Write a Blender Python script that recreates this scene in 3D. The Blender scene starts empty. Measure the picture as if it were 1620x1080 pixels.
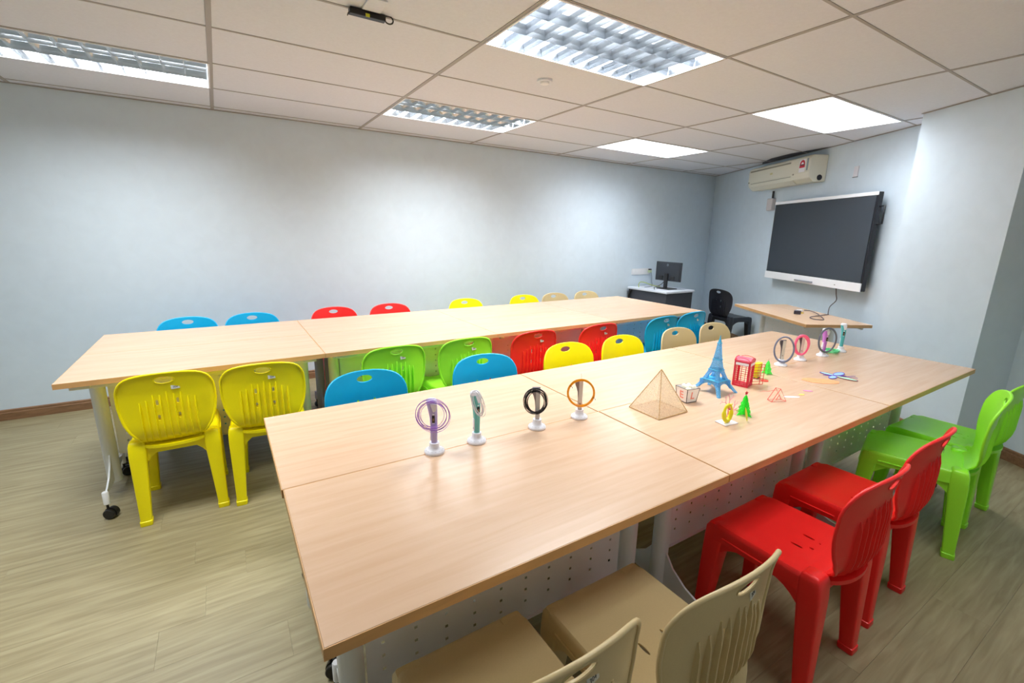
import bpy, bmesh, math, random
from mathutils import Vector, Matrix
random.seed(7)
SC = bpy.context.scene
COL = SC.collection
PI = math.pi
# ------------------------------------------------------------------ camera, light level
H = 2.435                      # ceiling height
CAMLOC = (-0.0691, -1.1525, 1.4786)
cd = bpy.data.cameras.new('camera'); cam = bpy.data.objects.new('camera', cd); COL.objects.link(cam)
cam.location = CAMLOC; cam.rotation_euler = (1.33868, -0.01868, -0.55900)
cd.sensor_width = 36; cd.lens = 723.57 * 36 / 1620; cd.clip_start = 0.02
SC.camera = cam
SC.view_settings.view_transform = 'Standard'; SC.view_settings.look = 'None'
SC.view_settings.exposure = 0.10; SC.view_settings.gamma = 1.0
SC.view_settings.use_curve_mapping = False
SC.cycles.use_denoising = True
SC.cycles.max_bounces = 10; SC.cycles.diffuse_bounces = 6; SC.cycles.glossy_bounces = 4
SC.cycles.sample_clamp_indirect = 6.0
SC.cycles.caustics_reflective = False; SC.cycles.caustics_refractive = False
w = bpy.data.worlds.new('world'); SC.world = w; w.use_nodes = True
w.node_tree.nodes['Background'].inputs[0].default_value = (0.75, 0.85, 1, 1)
w.node_tree.nodes['Background'].inputs[1].default_value = 0.05
LAMP_W = 70.0
LAMP_SPREAD = 158
LAMPS = [  # x0, y0, power factor, label
    (1.2, 0.6, 1.0, 'large bright ceiling light nearest the camera, above the front table'),
    (1.2, 2.4, 0.88, 'ceiling light with mirrored grid reflecting red and blue, near the middle of the long wall'),
    (-1.2, 2.4, 0.70, 'ceiling light at far left with mirrored grid reflecting yellow'),
    (3.6, 0.6, 0.34, 'glowing white ceiling light nearest the wall screen'),
    (3.6, 2.4, 0.58, 'glowing white ceiling light above the corner desk end of the back table'),
    (-1.2, 0.6, 0.75, 'ceiling light outside the picture, left of the camera'),
    (1.2, -1.2, 0.34, 'ceiling light outside the picture, above the row of tan and red chairs'),
]
# ------------------------------------------------------------------ helpers
def s2l(c):
    c = c / 255.0
    return c / 12.92 if c <= 0.04045 else ((c + 0.055) / 1.055) ** 2.4
def rgb(r, g, b): return (s2l(r), s2l(g), s2l(b), 1)
def mat(name, col, rough=0.5, metal=0.0, spec=0.5, emis=None, est=0, trans=0, alpha=1.0, sss=0):
    m = bpy.data.materials.new(name); m.use_nodes = True
    p = m.node_tree.nodes['Principled BSDF']
    p.inputs['Base Color'].default_value = col; p.inputs['Roughness'].default_value = rough
    p.inputs['Metallic'].default_value = metal
    p.inputs['Specular IOR Level'].default_value = spec
    if trans: p.inputs['Transmission Weight'].default_value = trans
    if alpha < 1: p.inputs['Alpha'].default_value = alpha
    if emis: p.inputs['Emission Color'].default_value = emis; p.inputs['Emission Strength'].default_value = est
    return m
def noisy(m, scale, amt, stretch=(1, 1, 1), bump=0, rnd=0, detail=4, col2=None, coords='Object'):
    """colour grain by stretched noise, optional bump, optional per-object variation"""
    nt = m.node_tree; N = nt.nodes; L = nt.links; p = N['Principled BSDF']
    base = tuple(p.inputs['Base Color'].default_value)
    tc = N.new('ShaderNodeTexCoord'); mp = N.new('ShaderNodeMapping'); mp.inputs['Scale'].default_value = stretch
    src = tc.outputs[coords]
    if rnd:
        oi = N.new('ShaderNodeObjectInfo'); mu = N.new('ShaderNodeVectorMath'); mu.operation = 'MULTIPLY_ADD'
        mu.inputs[1].default_value = (1, 1, 1)
        cb = N.new('ShaderNodeCombineXYZ'); mm = N.new('ShaderNodeMath'); mm.operation = 'MULTIPLY'; mm.inputs[1].default_value = 37.0
        L.new(oi.outputs['Random'], mm.inputs[0]); L.new(mm.outputs[0], cb.inputs[0]); L.new(mm.outputs[0], cb.inputs[1])
        L.new(src, mu.inputs[0]); L.new(cb.outputs[0], mu.inputs[2]); src = mu.outputs[0]
    L.new(src, mp.inputs[0])
    nz = N.new('ShaderNodeTexNoise'); nz.inputs['Scale'].default_value = scale; nz.inputs['Detail'].default_value = detail
    nz.inputs['Distortion'].default_value = 0.6
    L.new(mp.outputs[0], nz.inputs['Vector'])
    rp = N.new('ShaderNodeValToRGB')
    lo = col2 or tuple(c * (1 - amt) for c in base[:3]) + (1,)
    hi = tuple(min(1, c * (1 + amt * 0.6)) for c in base[:3]) + (1,)
    rp.color_ramp.elements[0].color = lo; rp.color_ramp.elements[0].position = 0.3
    rp.color_ramp.elements[1].color = hi; rp.color_ramp.elements[1].position = 0.7
    L.new(nz.outputs['Fac'], rp.inputs[0]); out = rp.outputs[0]
    if rnd:
        hs = N.new('ShaderNodeHueSaturation'); mr = N.new('ShaderNodeMapRange')
        mr.inputs[3].default_value = 1 - rnd; mr.inputs[4].default_value = 1 + rnd
        L.new(oi.outputs['Random'], mr.inputs[0]); L.new(mr.outputs[0], hs.inputs['Value'])
        L.new(out, hs.inputs['Color']); out = hs.outputs[0]
    L.new(out, p.inputs['Base Color'])
    if bump:
        b = N.new('ShaderNodeBump'); b.inputs['Strength'].default_value = bump; b.inputs['Distance'].default_value = 0.002
        L.new(nz.outputs['Fac'], b.inputs['Height']); L.new(b.outputs[0], p.inputs['Normal'])
    return m
class MB:
    def __init__(s): s.v = []; s.f = []
    def add(s, vs, fs):
        o = len(s.v); s.v += [tuple(v) for v in vs]; s.f += [tuple(i + o for i in f) for f in fs]; return s
    def box(s, x0, y0, z0, x1, y1, z1, M=None):
        vs = [(x, y, z) for z in (z0, z1) for y in (y0, y1) for x in (x0, x1)]
        if M: vs = [M @ Vector(v) for v in vs]
        return s.add(vs, [(0, 2, 3, 1), (4, 5, 7, 6), (0, 1, 5, 4), (2, 6, 7, 3), (0, 4, 6, 2), (1, 3, 7, 5)])
    def prism(s, poly, z0, z1):
        n = len(poly)
        vs = [(p[0], p[1], z0) for p in poly] + [(p[0], p[1], z1) for p in poly]
        fs = [tuple(range(n))[::-1], tuple(range(n, 2 * n))] + [(i, (i + 1) % n, n + (i + 1) % n, n + i) for i in range(n)]
        return s.add(vs, fs)
    def extr(s, poly, vec, closed=True):  # 3D polygon extruded along vec
        n = len(poly); vec = Vector(vec)
        vs = [Vector(p) for p in poly] + [Vector(p) + vec for p in poly]
        return s.add(vs, [tuple(range(n))[::-1], tuple(range(n, 2 * n))] + [(i, (i + 1) % n, n + (i + 1) % n, n + i) for i in range(n)])
    def tube(s, pts, r, seg=8, closed=False, caps=True):
        pts = [Vector(p) for p in pts]; n = len(pts)
        rr = r if isinstance(r, (list, tuple)) else [r] * n
        rings = []; up = None
        for i, p in enumerate(pts):
            a = pts[(i - 1) % n] if (closed or i > 0) else p; b = pts[(i + 1) % n] if (closed or i < n - 1) else p
            t = (b - a)
            t = t.normalized() if t.length > 1e-9 else Vector((0, 0, 1))
            if up is None: up = Vector((0, 0, 1)) if abs(t.z) < 0.9 else Vector((1, 0, 0))
            u = (up - t * up.dot(t)); u = u.normalized() if u.length > 1e-6 else t.orthogonal().normalized()
            up = u; v = t.cross(u)
            rings.append([p + (u * math.cos(2 * PI * k / seg) + v * math.sin(2 * PI * k / seg)) * rr[i] for k in range(seg)])
        vs = [q for g in rings for q in g]; fs = []
        for i in range(n if closed else n - 1):
            j = (i + 1) % n
            for k in range(seg):
                l = (k + 1) % seg; fs.append((i * seg + k, i * seg + l, j * seg + l, j * seg + k))
        if not closed and caps: fs += [tuple(range(seg))[::-1], tuple((n - 1) * seg + k for k in range(seg))]
        return s.add(vs, fs)
    def lathe(s, prof, seg=24, M=None):  # prof [(r,z)], closed at ends
        vs = []; fs = []
        for r, z in prof:
            for k in range(seg): vs.append((r * math.cos(2 * PI * k / seg), r * math.sin(2 * PI * k / seg), z))
        n = len(prof)
        for i in range(n - 1):
            for k in range(seg):
                l = (k + 1) % seg; fs.append((i * seg + k, i * seg + l, (i + 1) * seg + l, (i + 1) * seg + k))
        fs += [tuple(range(seg))[::-1], tuple((n - 1) * seg + k for k in range(seg))]
        if M: vs = [M @ Vector(v) for v in vs]
        return s.add(vs, fs)
    def ball(s, c, r, seg=10, rings=6, sc=(1, 1, 1)):
        vs = []; fs = []
        for i in range(1, rings):
            a = PI * i / rings
            for k in range(seg):
                vs.append((c[0] + sc[0] * r * math.sin(a) * math.cos(2 * PI * k / seg), c[1] + sc[1] * r * math.sin(a) * math.sin(2 * PI * k / seg), c[2] + sc[2] * r * math.cos(a)))
        vs += [(c[0], c[1], c[2] + r * sc[2]), (c[0], c[1], c[2] - r * sc[2])]
        T = len(vs) - 2; B = len(vs) - 1
        for i in range(rings - 2):
            for k in range(seg):
                l = (k + 1) % seg; fs.append((i * seg + k, (i + 1) * seg + k, (i + 1) * seg + l, i * seg + l))
        for k in range(seg):
            l = (k + 1) % seg; fs.append((T, k, l)); fs.append((B, (rings - 2) * seg + l, (rings - 2) * seg + k))
        return s.add(vs, fs)
    def loft(s, rings, close=True):
        m = len(rings[0]); vs = [q for g in rings for q in g]; fs = []
        for i in range(len(rings) - 1):
            for k in range(m):
                l = (k + 1) % m; fs.append((i * m + k, i * m + l, (i + 1) * m + l, (i + 1) * m + k))
        if close: fs += [tuple(range(m))[::-1], tuple((len(rings) - 1) * m + k for k in range(m))]
        return s.add(vs, fs)
    def mesh(s, name, m, smooth=0, bevel=0, seg=2):
        me = bpy.data.meshes.new(name); me.from_pydata(s.v, [], s.f); me.update()
        bm = bmesh.new(); bm.from_mesh(me)
        bmesh.ops.recalc_face_normals(bm, faces=bm.faces)
        if bevel:
            es = [e for e in bm.edges if len(e.link_faces) == 2 and e.calc_face_angle(0) > 0.5]
            bmesh.ops.bevel(bm, geom=es, offset=bevel, segments=seg, affect='EDGES', profile=0.5, clamp_overlap=True)
        if smooth:
            for f in bm.faces: f.smooth = True
            for e in bm.edges:
                if len(e.link_faces) == 2 and e.calc_face_angle(0) > math.radians(smooth): e.smooth = False
        bm.to_mesh(me); bm.free()
        if m: me.materials.append(m)
        return me
def link(name, me, parent=None, loc=None, rot=None):
    o = bpy.data.objects.new(name, me); COL.objects.link(o)
    if parent: o.parent = parent
    if loc: o.location = loc
    if rot: o.rotation_euler = rot
    return o
def thing(name, label, cat, loc=(0, 0, 0), rz=0, group=None, me=None):
    o = bpy.data.objects.new(name, me); COL.objects.link(o)
    o.location = loc; o.rotation_euler = (0, 0, rz); o['label'] = label; o['category'] = cat
    if group: o['group'] = group
    return o
def struct(name, me, label=None):
    o = bpy.data.objects.new(name, me); COL.objects.link(o); o['kind'] = 'structure'
    if label: o['label'] = label
    return o
def copy_tree(o, parent=None):
    c = o.copy(); COL.objects.link(c); c.parent = parent
    for ch in list(o.children): copy_tree(ch, c)
    return c
def modded(me, mods):
    """mesh after modifiers: solidify / boolean difference with cutter meshes"""
    o = bpy.data.objects.new('tmp', me); COL.objects.link(o); tmp = []
    for k, a in mods:
        if k == 'solid':
            md = o.modifiers.new('s', 'SOLIDIFY'); md.thickness = a; md.offset = 0
        elif k == 'cut':
            co = bpy.data.objects.new('cut', a); COL.objects.link(co); tmp.append(co)
            md = o.modifiers.new('b', 'BOOLEAN'); md.operation = 'DIFFERENCE'; md.object = co; md.solver = 'EXACT'
    dg = bpy.context.evaluated_depsgraph_get(); dg.update()
    r = bpy.data.meshes.new_from_object(o.evaluated_get(dg))
    bpy.data.objects.remove(o)
    for t in tmp: bpy.data.objects.remove(t)
    return r
def join_meshes(name, mes, m, smooth=35):
    bm = bmesh.new()
    for me in mes: bm.from_mesh(me)
    for f in bm.faces: f.smooth = True; f.material_index = 0
    for e in bm.edges:
        if len(e.link_faces) == 2 and e.calc_face_angle(0) > math.radians(smooth): e.smooth = False
    r = bpy.data.meshes.new(name); bm.to_mesh(r); bm.free(); r.materials.append(m); return r
def text_mesh(txt, size, m, ext=0.0003, font_offset=0.0):
    c = bpy.data.curves.new('t', 'FONT'); c.body = txt; c.size = size; c.extrude = ext; c.align_x = 'CENTER'; c.align_y = 'CENTER'; c.offset = font_offset
    o = bpy.data.objects.new('t', c); COL.objects.link(o)
    dg = bpy.context.evaluated_depsgraph_get(); dg.update()
    me = bpy.data.meshes.new_from_object(o.evaluated_get(dg)); bpy.data.objects.remove(o)
    me.materials.clear(); me.materials.append(m); return me
def lerp(a, b, t): return a + (b - a) * t
def interp(tab, x):
    for i in range(len(tab) - 1):
        if x <= tab[i + 1][0]:
            t = (x - tab[i][0]) / (tab[i + 1][0] - tab[i][0]); t = max(0, min(1, t))
            return tab[i][1] + (tab[i + 1][1] - tab[i][1]) * t
    return tab[-1][1]
# ------------------------------------------------------------------ materials
M_wall = noisy(mat('wall_paint', rgb(215, 229, 240), 0.62), 9, 0.025, bump=0.05)
M_tile = noisy(mat('ceiling_tile', rgb(224, 227, 236), 0.85), 60, 0.03, bump=0.12, rnd=0.012)
M_bar = mat('ceiling_bar', rgb(168, 164, 162), 0.6)
M_plank = noisy(mat('oak_vinyl', rgb(160, 149, 116), 0.42, spec=0.4), 7, 0.08, stretch=(0.5, 6, 1), rnd=0.02, detail=9, col2=rgb(136, 123, 91))
M_base = noisy(mat('brown_skirting', rgb(142, 106, 76), 0.45), 10, 0.25, stretch=(1, 6, 6))
M_top = noisy(mat('beech_laminate', rgb(214, 181, 152), 0.27, spec=0.5), 3.6, 0.035, stretch=(0.8, 11, 1), rnd=0.012, detail=8, col2=rgb(208, 172, 141))
M_edge = noisy(mat('beech_edge', rgb(208, 160, 106), 0.45), 8, 0.10, stretch=(1, 1, 5))
M_grey = mat('grey_powdercoat', rgb(228, 232, 238), 0.38)
M_panel = noisy(mat('panel_metal', rgb(236, 237, 243), 0.35), 3, 0.02)
M_white = mat('white_plastic', rgb(242, 243, 247), 0.35)
M_blk = mat('black_rubber', rgb(24, 24, 26), 0.4)
M_mirror = mat('mirror_reflector', (0.88, 0.90, 0.93, 1), 0.13, metal=1.0)
M_whitelouvre = mat('white_reflector', rgb(248, 249, 252), 0.5)
CH = {}
for nm, c in dict(yellow=(254, 236, 0), green=(165, 250, 55), blue=(2, 172, 222), red=(248, 42, 40), tan=(212, 190, 142), black=(27, 30, 40)).items():
    CH[nm] = noisy(mat(nm + '_plastic', rgb(*c), 0.36, spec=0.45), 260, 0.03, bump=0.05)
# ------------------------------------------------------------------ room shell
MS = 0.566338; PX = 4.737429
_n = math.hypot(MS, 1); TD = Vector((MS / _n, 1 / _n, 0)); ND = Vector((1 / _n, -MS / _n, 0)); P0 = Vector((PX, 0, 0))
def SW(s, off, z=0): p = P0 + TD * s - ND * off; return Vector((p.x, p.y, z))
WANG = math.atan2(TD.y, TD.x)      # direction of the slanted wall
YW = 3.7117; XL = -2.5; YR = -2.4
SCOR = YW * _n; SEND = YR * _n
def clip(poly):
    def hp(poly, f):
        out = []
        for i in range(len(poly)):
            a, b = poly[i], poly[(i + 1) % len(poly)]; fa, fb = f(a), f(b)
            if fa <= 0: out.append(a)
            if (fa < 0 < fb) or (fb < 0 < fa):
                t = fa / (fa - fb); out.append((a[0] + (b[0] - a[0]) * t, a[1] + (b[1] - a[1]) * t))
        return out
    for f in (lambda p: XL - p[0], lambda p: YR - p[1], lambda p: p[1] - YW, lambda p: (Vector((p[0], p[1], 0)) - P0).dot(ND)):
        if len(poly) < 3: return []
        poly = hp(poly, f)
    out = []
    for p in poly:
        if not out or (abs(p[0] - out[-1][0]) + abs(p[1] - out[-1][1])) > 1e-5: out.append(p)
    if len(out) > 2 and abs(out[0][0] - out[-1][0]) + abs(out[0][1] - out[-1][1]) < 1e-5: out.pop()
    return out if len(out) >= 3 else []
def area(p): return abs(sum(p[i][0] * p[(i + 1) % len(p)][1] - p[(i + 1) % len(p)][0] * p[i][1] for i in range(len(p)))) / 2
RX = SW(SCOR, 0).x; RX2 = SW(SEND, 0).x
room = [(XL, YR), (RX2, YR), (RX, YW), (XL, YW)]
floor = struct('floor', MB().prism([(XL - .1, YR - .1), (RX2 + .1, YR - .1), (RX + .1, YW + .1), (XL - .1, YW + .1)], -0.06, -0.006).mesh('floor', mat('subfloor', rgb(120, 108, 84), 0.8)), 'light oak vinyl plank floor')
share = {}
def place_cell(name, x0, y0, x1, y1, z0, z1, m, parent, bevel=0, key=None, minarea=0.0006):
    rect = [(x0, y0), (x1, y0), (x1, y1), (x0, y1)]
    c = clip(rect)
    if not c or area(c) < minarea: return None
    cx, cy = (x0 + x1) / 2, (y0 + y1) / 2
    if abs(area(c) - area(rect)) < 1e-6:
        k = (name, round(x1 - x0, 4), round(y1 - y0, 4))
        if k not in share:
            share[k] = MB().box(-(x1 - x0) / 2, -(y1 - y0) / 2, z0, (x1 - x0) / 2, (y1 - y0) / 2, z1).mesh(name, m, bevel=bevel, seg=1)
        return link(name, share[k], parent, (cx, cy, 0))
    return link(name, MB().prism([(p[0] - cx, p[1] - cy) for p in c], z0, z1).mesh(name, m, bevel=bevel, seg=1), parent, (cx, cy, 0))
PW, PL, G = 0.182, 1.22, 0.0003
row = 0; y = 0.555 - PW * 17
while y < YW:
    if y + PW > YR:
        off = {16: 0.0, 17: -0.415, 18: -0.27, 19: -0.12}.get(row, (row * 0.437 * PL) % PL)
        x = off - PL * 6
        while x < 7:
            place_cell('plank', x + G, y + G, x + PL - G, y + PW - G, -0.006, 0.0, M_plank, floor)
            x += PL
    y += PW; row += 1
def wall(name, a, b, z0, z1, th, m, label):
    a = Vector((a[0], a[1], 0)); b = Vector((b[0], b[1], 0)); d = (b - a).normalized(); nn = Vector((d.y, -d.x, 0))  # outwards = right of a->b
    poly = [a, b, b + nn * th, a + nn * th]
    return struct(name, MB().prism([(p.x, p.y) for p in poly], z0, z1).mesh(name, m), label)
wall('wall_back', (RX + .12, YW), (XL - .1, YW), 0, H + .14, -0.1, M_wall, 'long pale blue wall behind the back tables') if False else struct('wall_back', MB().box(XL - .1, YW, 0, RX + .12, YW + .1, H + .14).mesh('wall_back', M_wall), 'long pale blue wall behind the back tables')
def wpoly(s0, s1, o0, o1, z0, z1):
    return MB().prism([(SW(s0, o0).x, SW(s0, o0).y), (SW(s1, o0).x, SW(s1, o0).y), (SW(s1, o1).x, SW(s1, o1).y), (SW(s0, o1).x, SW(s0, o1).y)], z0, z1)
struct('wall_right', wpoly(SEND - .2, SCOR + .2, 0, -.1, 0, H + .14).mesh('wall_right', M_wall), 'slanted pale blue wall carrying the screen')
PS0, PS1, PO = -0.478, 0.325, 0.29
struct('trim_1', wpoly(PS0, PS1, 0, PO, 0, H + .01).mesh('trim_1', M_wall), 'wide pale blue pillar standing out from the slanted wall')
struct('wall_left', MB().box(XL - .1, YR - .1, 0, XL, YW + .1, H + .14).mesh('wall_left', M_wall), 'pale blue wall left of the camera')
struct('wall_front', MB().box(XL - .1, YR - .1, 0, RX2 + .3, YR, H + .14).mesh('wall_front', M_wall), 'pale blue wall behind the camera')
# skirting: profile with a small step
def skirt(name, pts_fn, s0, s1):
    mb = MB()
    prof = [(0, 0), (0.016, 0), (0.016, 0.058), (0.011, 0.062), (0.011, 0.078), (0.004, 0.084), (0, 0.084)]
    mb.loft([[pts_fn(s, o, z) for o, z in prof] for s in (s0, s1)])
    return struct(name, mb.mesh(name, M_base), 'brown wooden skirting board')
skirt('baseboard_back', lambda s, o, z: Vector((s, YW - o, z)), XL, RX - .01)
skirt('baseboard_right', lambda s, o, z: SW(s, o, z), PS1, SCOR - .015)
skirt('baseboard_pillar', lambda s, o, z: SW(s, PO + o, z), PS0, PS1)
skirt('baseboard_right_front', lambda s, o, z: SW(s, o, z), SEND, PS0)
skirt('baseboard_left', lambda s, o, z: Vector((XL + o, s, z)), YR, YW - .02)
# ceiling
ceil = struct('ceiling', MB().prism([(XL - .1, YR - .1), (RX2 + .2, YR - .1), (RX + .2, YW + .1), (XL - .1, YW + .1)], H + 0.125, H + 0.16).mesh('ceiling', mat('ceiling_slab', rgb(150, 145, 140), 0.9)), 'suspended ceiling of pale tiles in a metal grid')
lampcells = {(round(a, 2), round(b, 2)) for a, b, *_ in LAMPS}
for i in range(-3, 6):
    for j in range(-5, 7):
        x, y = 1.2 * i, 0.6 * j
        if (round(x, 2), round(y, 2)) in lampcells: continue
        place_cell('ceiling_tile', x + .0125, y + .0075, x + 1.1875, y + .5925, H + .003, H + .018, M_tile, ceil)
for i in range(-2, 6):
    place_cell('ceiling_bar', 1.2 * i - .012, YR + .001, 1.2 * i + .012, YW - .001, H, H + .02, M_bar, ceil)
for j in range(-4, 7):
    for i in range(-3, 6):
        place_cell('cross_bar', 1.2 * i + .012, .6 * j - .007, 1.2 * i + 1.188, .6 * j + .007, H + .0005, H + .02, M_bar, ceil)
struct('trim_2', MB().box(XL, YW - .018, H - .003, RX - .02, YW, H + .001).mesh('trim_2', M_bar), 'thin metal angle where ceiling meets the long wall')
struct('trim_3', wpoly(PS1, SCOR - .02, 0, .018, H - .003, H + .001).mesh('trim_3', M_bar), 'thin metal angle where ceiling meets the slanted wall')
struct('trim_4', wpoly(PS0, PS1, PO, PO + .018, H - .003, H + .001).mesh('trim_4', M_bar), 'thin metal angle above the pillar')
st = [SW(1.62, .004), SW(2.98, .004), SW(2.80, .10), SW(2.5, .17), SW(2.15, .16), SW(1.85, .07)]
dpatch = link('dark_patch', MB().prism([(p.x, p.y) for p in st], H + .0010, H + .0029).mesh('dark_patch', noisy(mat('patch_grey', rgb(92, 94, 104), .9), 7, .35)), ceil)  # thin dark grey sheet with an uneven outline, just below the tiles
dpatch['label'] = 'dark grey patch on the ceiling above the air conditioner'
# ------------------------------------------------------------------ ceiling lights
def make_light_meshes(m):
    hs = MB()
    x1, y1 = .588, .288
    for a in ((-x1, -y1, x1, -y1 + .004), (-x1, y1 - .004, x1, y1), (-x1, -y1, -x1 + .004, y1), (x1 - .004, -y1, x1, y1)):
        hs.box(a[0], a[1], .003, a[2], a[3], .1)
    hs.box(-x1, -y1, .1, x1, y1, .104)
    fr = MB()
    for a in ((-.594, -.296, .594, -.286), (-.594, .286, .594, .296), (-.594, -.286, -.584, .286), (.584, -.286, .594, .286)):
        fr.box(a[0], a[1], -.004, a[2], a[3], .004)
    def wedge(L, axis):
        b, t, h0, h1 = .0012, .012, .002, .045
        prof = [(-b, h0), (b, h0), (t * .45, .5 * (h0 + h1)), (t, h1), (-t, h1), (-t * .45, .5 * (h0 + h1))]
        mb = MB()
        if axis == 'x': mb.loft([[Vector((s * L, p, q)) for p, q in prof] for s in (-1, 1)])
        else: mb.loft([[Vector((p, s * L, q)) for p, q in prof] for s in (-1, 1)])
        return mb
    return (hs.mesh('light_housing', m, bevel=0), fr.mesh('light_frame', M_white), wedge(.578, 'x').mesh('long_blade', m), wedge(.282, 'y').mesh('cross_blade', m))
M_satin = mat('satin_reflector', (0.50, 0.53, 0.57, 1), 0.26, metal=1.0)
LM = {k: make_light_meshes(m) for k, m in (('mirror', M_mirror), ('white', M_whitelouvre), ('satin', M_satin))}
for n, (x, y, pf, lab) in enumerate(LAMPS):
    kind = {0: 'satin', 3: 'white', 4: 'white'}.get(n, 'mirror')
    hs, lfr, lb, cb = LM[kind]
    t = thing('ceiling_light', lab, 'ceiling light', (x + .6, y + .3, H), 0, 'recessed ceiling lights')
    link('light_housing', hs, t); link('light_frame', lfr, t)
    for q in (-.0945, .0945): link('long_blade', lb, t, (0, q, 0))
    for q in range(9): link('cross_blade', cb, t, ((q - 4) * .116, 0, 0))
    ld = bpy.data.lights.new('tube_light', 'AREA'); ld.shape = 'RECTANGLE'; ld.size = 1.14; ld.size_y = 0.54
    ld.energy = LAMP_W * pf; ld.color = (0.93, 0.975, 1.0); ld.spread = math.radians(LAMP_SPREAD)
    lo = bpy.data.objects.new('tube_light', ld); COL.objects.link(lo); lo.parent = t; lo.location = (0, 0, .09)
# ------------------------------------------------------------------ tables
ZT = 0.756; TL = 1.1985; TW = 0.600
def table_proto():
    t = thing('training_table', '', 'table')
    hl, hw = TL / 2, TW / 2
    link('table_top', MB().box(-hl + .002, -hw + .002, ZT - .026, hl - .002, hw - .002, ZT).mesh('table_top', M_top, bevel=.001, seg=1), t)
    eb = MB(); z0, z1 = ZT - .027, ZT - .0008
    for a in ((-hl, -hw, hl, -hw + .002), (-hl, hw - .002, hl, hw), (-hl, -hw + .002, -hl + .002, hw - .002), (hl - .002, -hw + .002, hl, hw - .002)): eb.box(a[0], a[1], z0, a[2], a[3], z1)
    link('edge_band', eb.mesh('edge_band', M_edge), t)
    rail = MB().box(-hl + .045, -.011, ZT - .052, hl - .045, .011, ZT - .027).mesh('frame_rail', M_grey, bevel=.003)
    for s in (-1, 1): link('frame_rail', rail, t, (0, s * (hw - .05), 0))
    leg = MB().lathe([(.031, .088), (.033, .095), (.033, ZT - .03)], 24).mesh('leg', M_grey, smooth=40)
    foot = MB()
    prof = [(0, .30), (.028, .262), (.07, .205), (.13, .165), (.20, .142), (.250, .135), (.250, .118), (.2, .115), (.1, .108), (0, .10)]
    foot.extr([(-.004, a, b) for a, b in prof], (.008, 0, 0))
    foot = foot.mesh('foot_arm', M_grey, smooth=35)
    sock = MB().lathe([(.013, .078), (.0145, .08), (.0145, .142), (.012, .146)], 14).mesh('caster_socket', M_white, smooth=35)
    brk = MB().box(-.03, -.27, ZT - .045, .03, .27, ZT - .027).mesh('top_bracket', M_grey)
    cas = MB()
    for s in (-1, 1):
        cas.lathe([(.012, -.009), (.024, -.009), (.0272, -.006), (.0272, .006), (.024, .009), (.012, .009)], 18, Matrix.Translation((s * .016, .012, .0273)) @ Matrix.Rotation(PI / 2, 4, 'Y'))
    hood = [(.006, .0 + .02)] 
    arc = [(.012 + .03 * math.cos(a), .0273 + .031 * math.sin(a)) for a in [PI * k / 8 for k in range(-1, 10)]]
    cas.extr([(-.006, p, q) for p, q in arc], (.012, 0, 0))
    cas.lathe([(.006, .04), (.006, .082)], 10, Matrix.Translation((0, 0, 0)))
    cas = cas.mesh('caster', M_blk, smooth=35)
    for s in (-1, 1):
        lg = link('leg', leg, t, (s * (hl - .095), 0, 0))
        link('top_bracket', brk, t, (s * (hl - .095), 0, 0))
        for r in (-1, 1):
            fa = link('foot_arm', foot, t, (s * (hl - .095), 0, 0), (0, 0, 0 if r > 0 else PI))
            link('caster_socket', sock, fa, (0, .250, 0))
            link('caster', cas, t, (s * (hl - .095), r * .250, 0), (0, 0, (1.3 if r > 0 else 2.0) * s))
    # perforated modesty panel: real square holes
    x0, x1, pz0, pz1 = -hl + .135, hl - .135, .245, ZT - .04
    xs = [x0]; nx = 10
    cw = (x1 - x0) / nx
    for k in range(nx): c = x0 + cw * (k + .5); xs += [c - .0045, c + .0045]
    xs.append(x1)
    zs = [pz0]; nz = 9; ch = .044
    for k in range(nz): c = pz0 + .065 + ch * k; zs += [c - .0045, c + .0045]
    zs.append(pz1)
    mb = MB(); vi = {}
    for i, xx in enumerate(xs):
        for j, zz in enumerate(zs): vi[i, j] = len(mb.v); mb.v.append((xx, 0, zz))
    for i in range(len(xs) - 1):
        for j in range(len(zs) - 1):
            if i % 2 == 1 and j % 2 == 1: continue
            mb.f.append((vi[i, j], vi[i + 1, j], vi[i + 1, j + 1], vi[i, j + 1]))
    mb.box(x0, -.012, pz0 - .002, x1, .0, pz0); mb.box(x0, -.012, pz1 - .002, x1, 0, pz1)
    link('modesty_panel', mb.mesh('modesty_panel', M_panel), t, (0, .004, 0))
    return t
TP = table_proto()
AL = [['front row table nearest the camera at the left, bare top', 'front row table in the middle, holding tree and pink coral models', 'front row table nearest the pillar, bare far corner overhanging'],
      ['back half of the front block at its left end, with violet and turquoise pens', 'back half of the front block in the middle, behind the pyramid', 'back half of the front block at its far end, behind the phone box model']]
first = True; TABLES = {}
def put_table(key, lab, x, y, rz, group):
    global first
    t = TP if first else copy_tree(TP)
    first = False
    t.location = (x, y, 0); t.rotation_euler = (0, 0, rz); t['label'] = lab; t['group'] = group; TABLES[key] = t
GA = 'front block of beech tables'; GB = 'back block of beech tables by the long wall'
for i in range(3):
    put_table(('A', 0, i), AL[0][i], 0.010 + 1.2025 * i + TL / 2, -0.421 + TW / 2, 0, GA)
    put_table(('A', 1, i), AL[1][i], 0.006 + 1.2025 * i + TL / 2, 0.180 + TW / 2, 0, GA)
BLB = [['left end table behind the two yellow chairs', 'table behind the two green chairs', 'table behind the two red chairs with sticker labels', 'far right table behind the two blue chairs'],
       ['left end table against the long wall side, by two blue chair tops', 'wall side table by two red chair tops', 'wall side table by two yellow chair tops', 'wall side table by two tan chair tops']]
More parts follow.
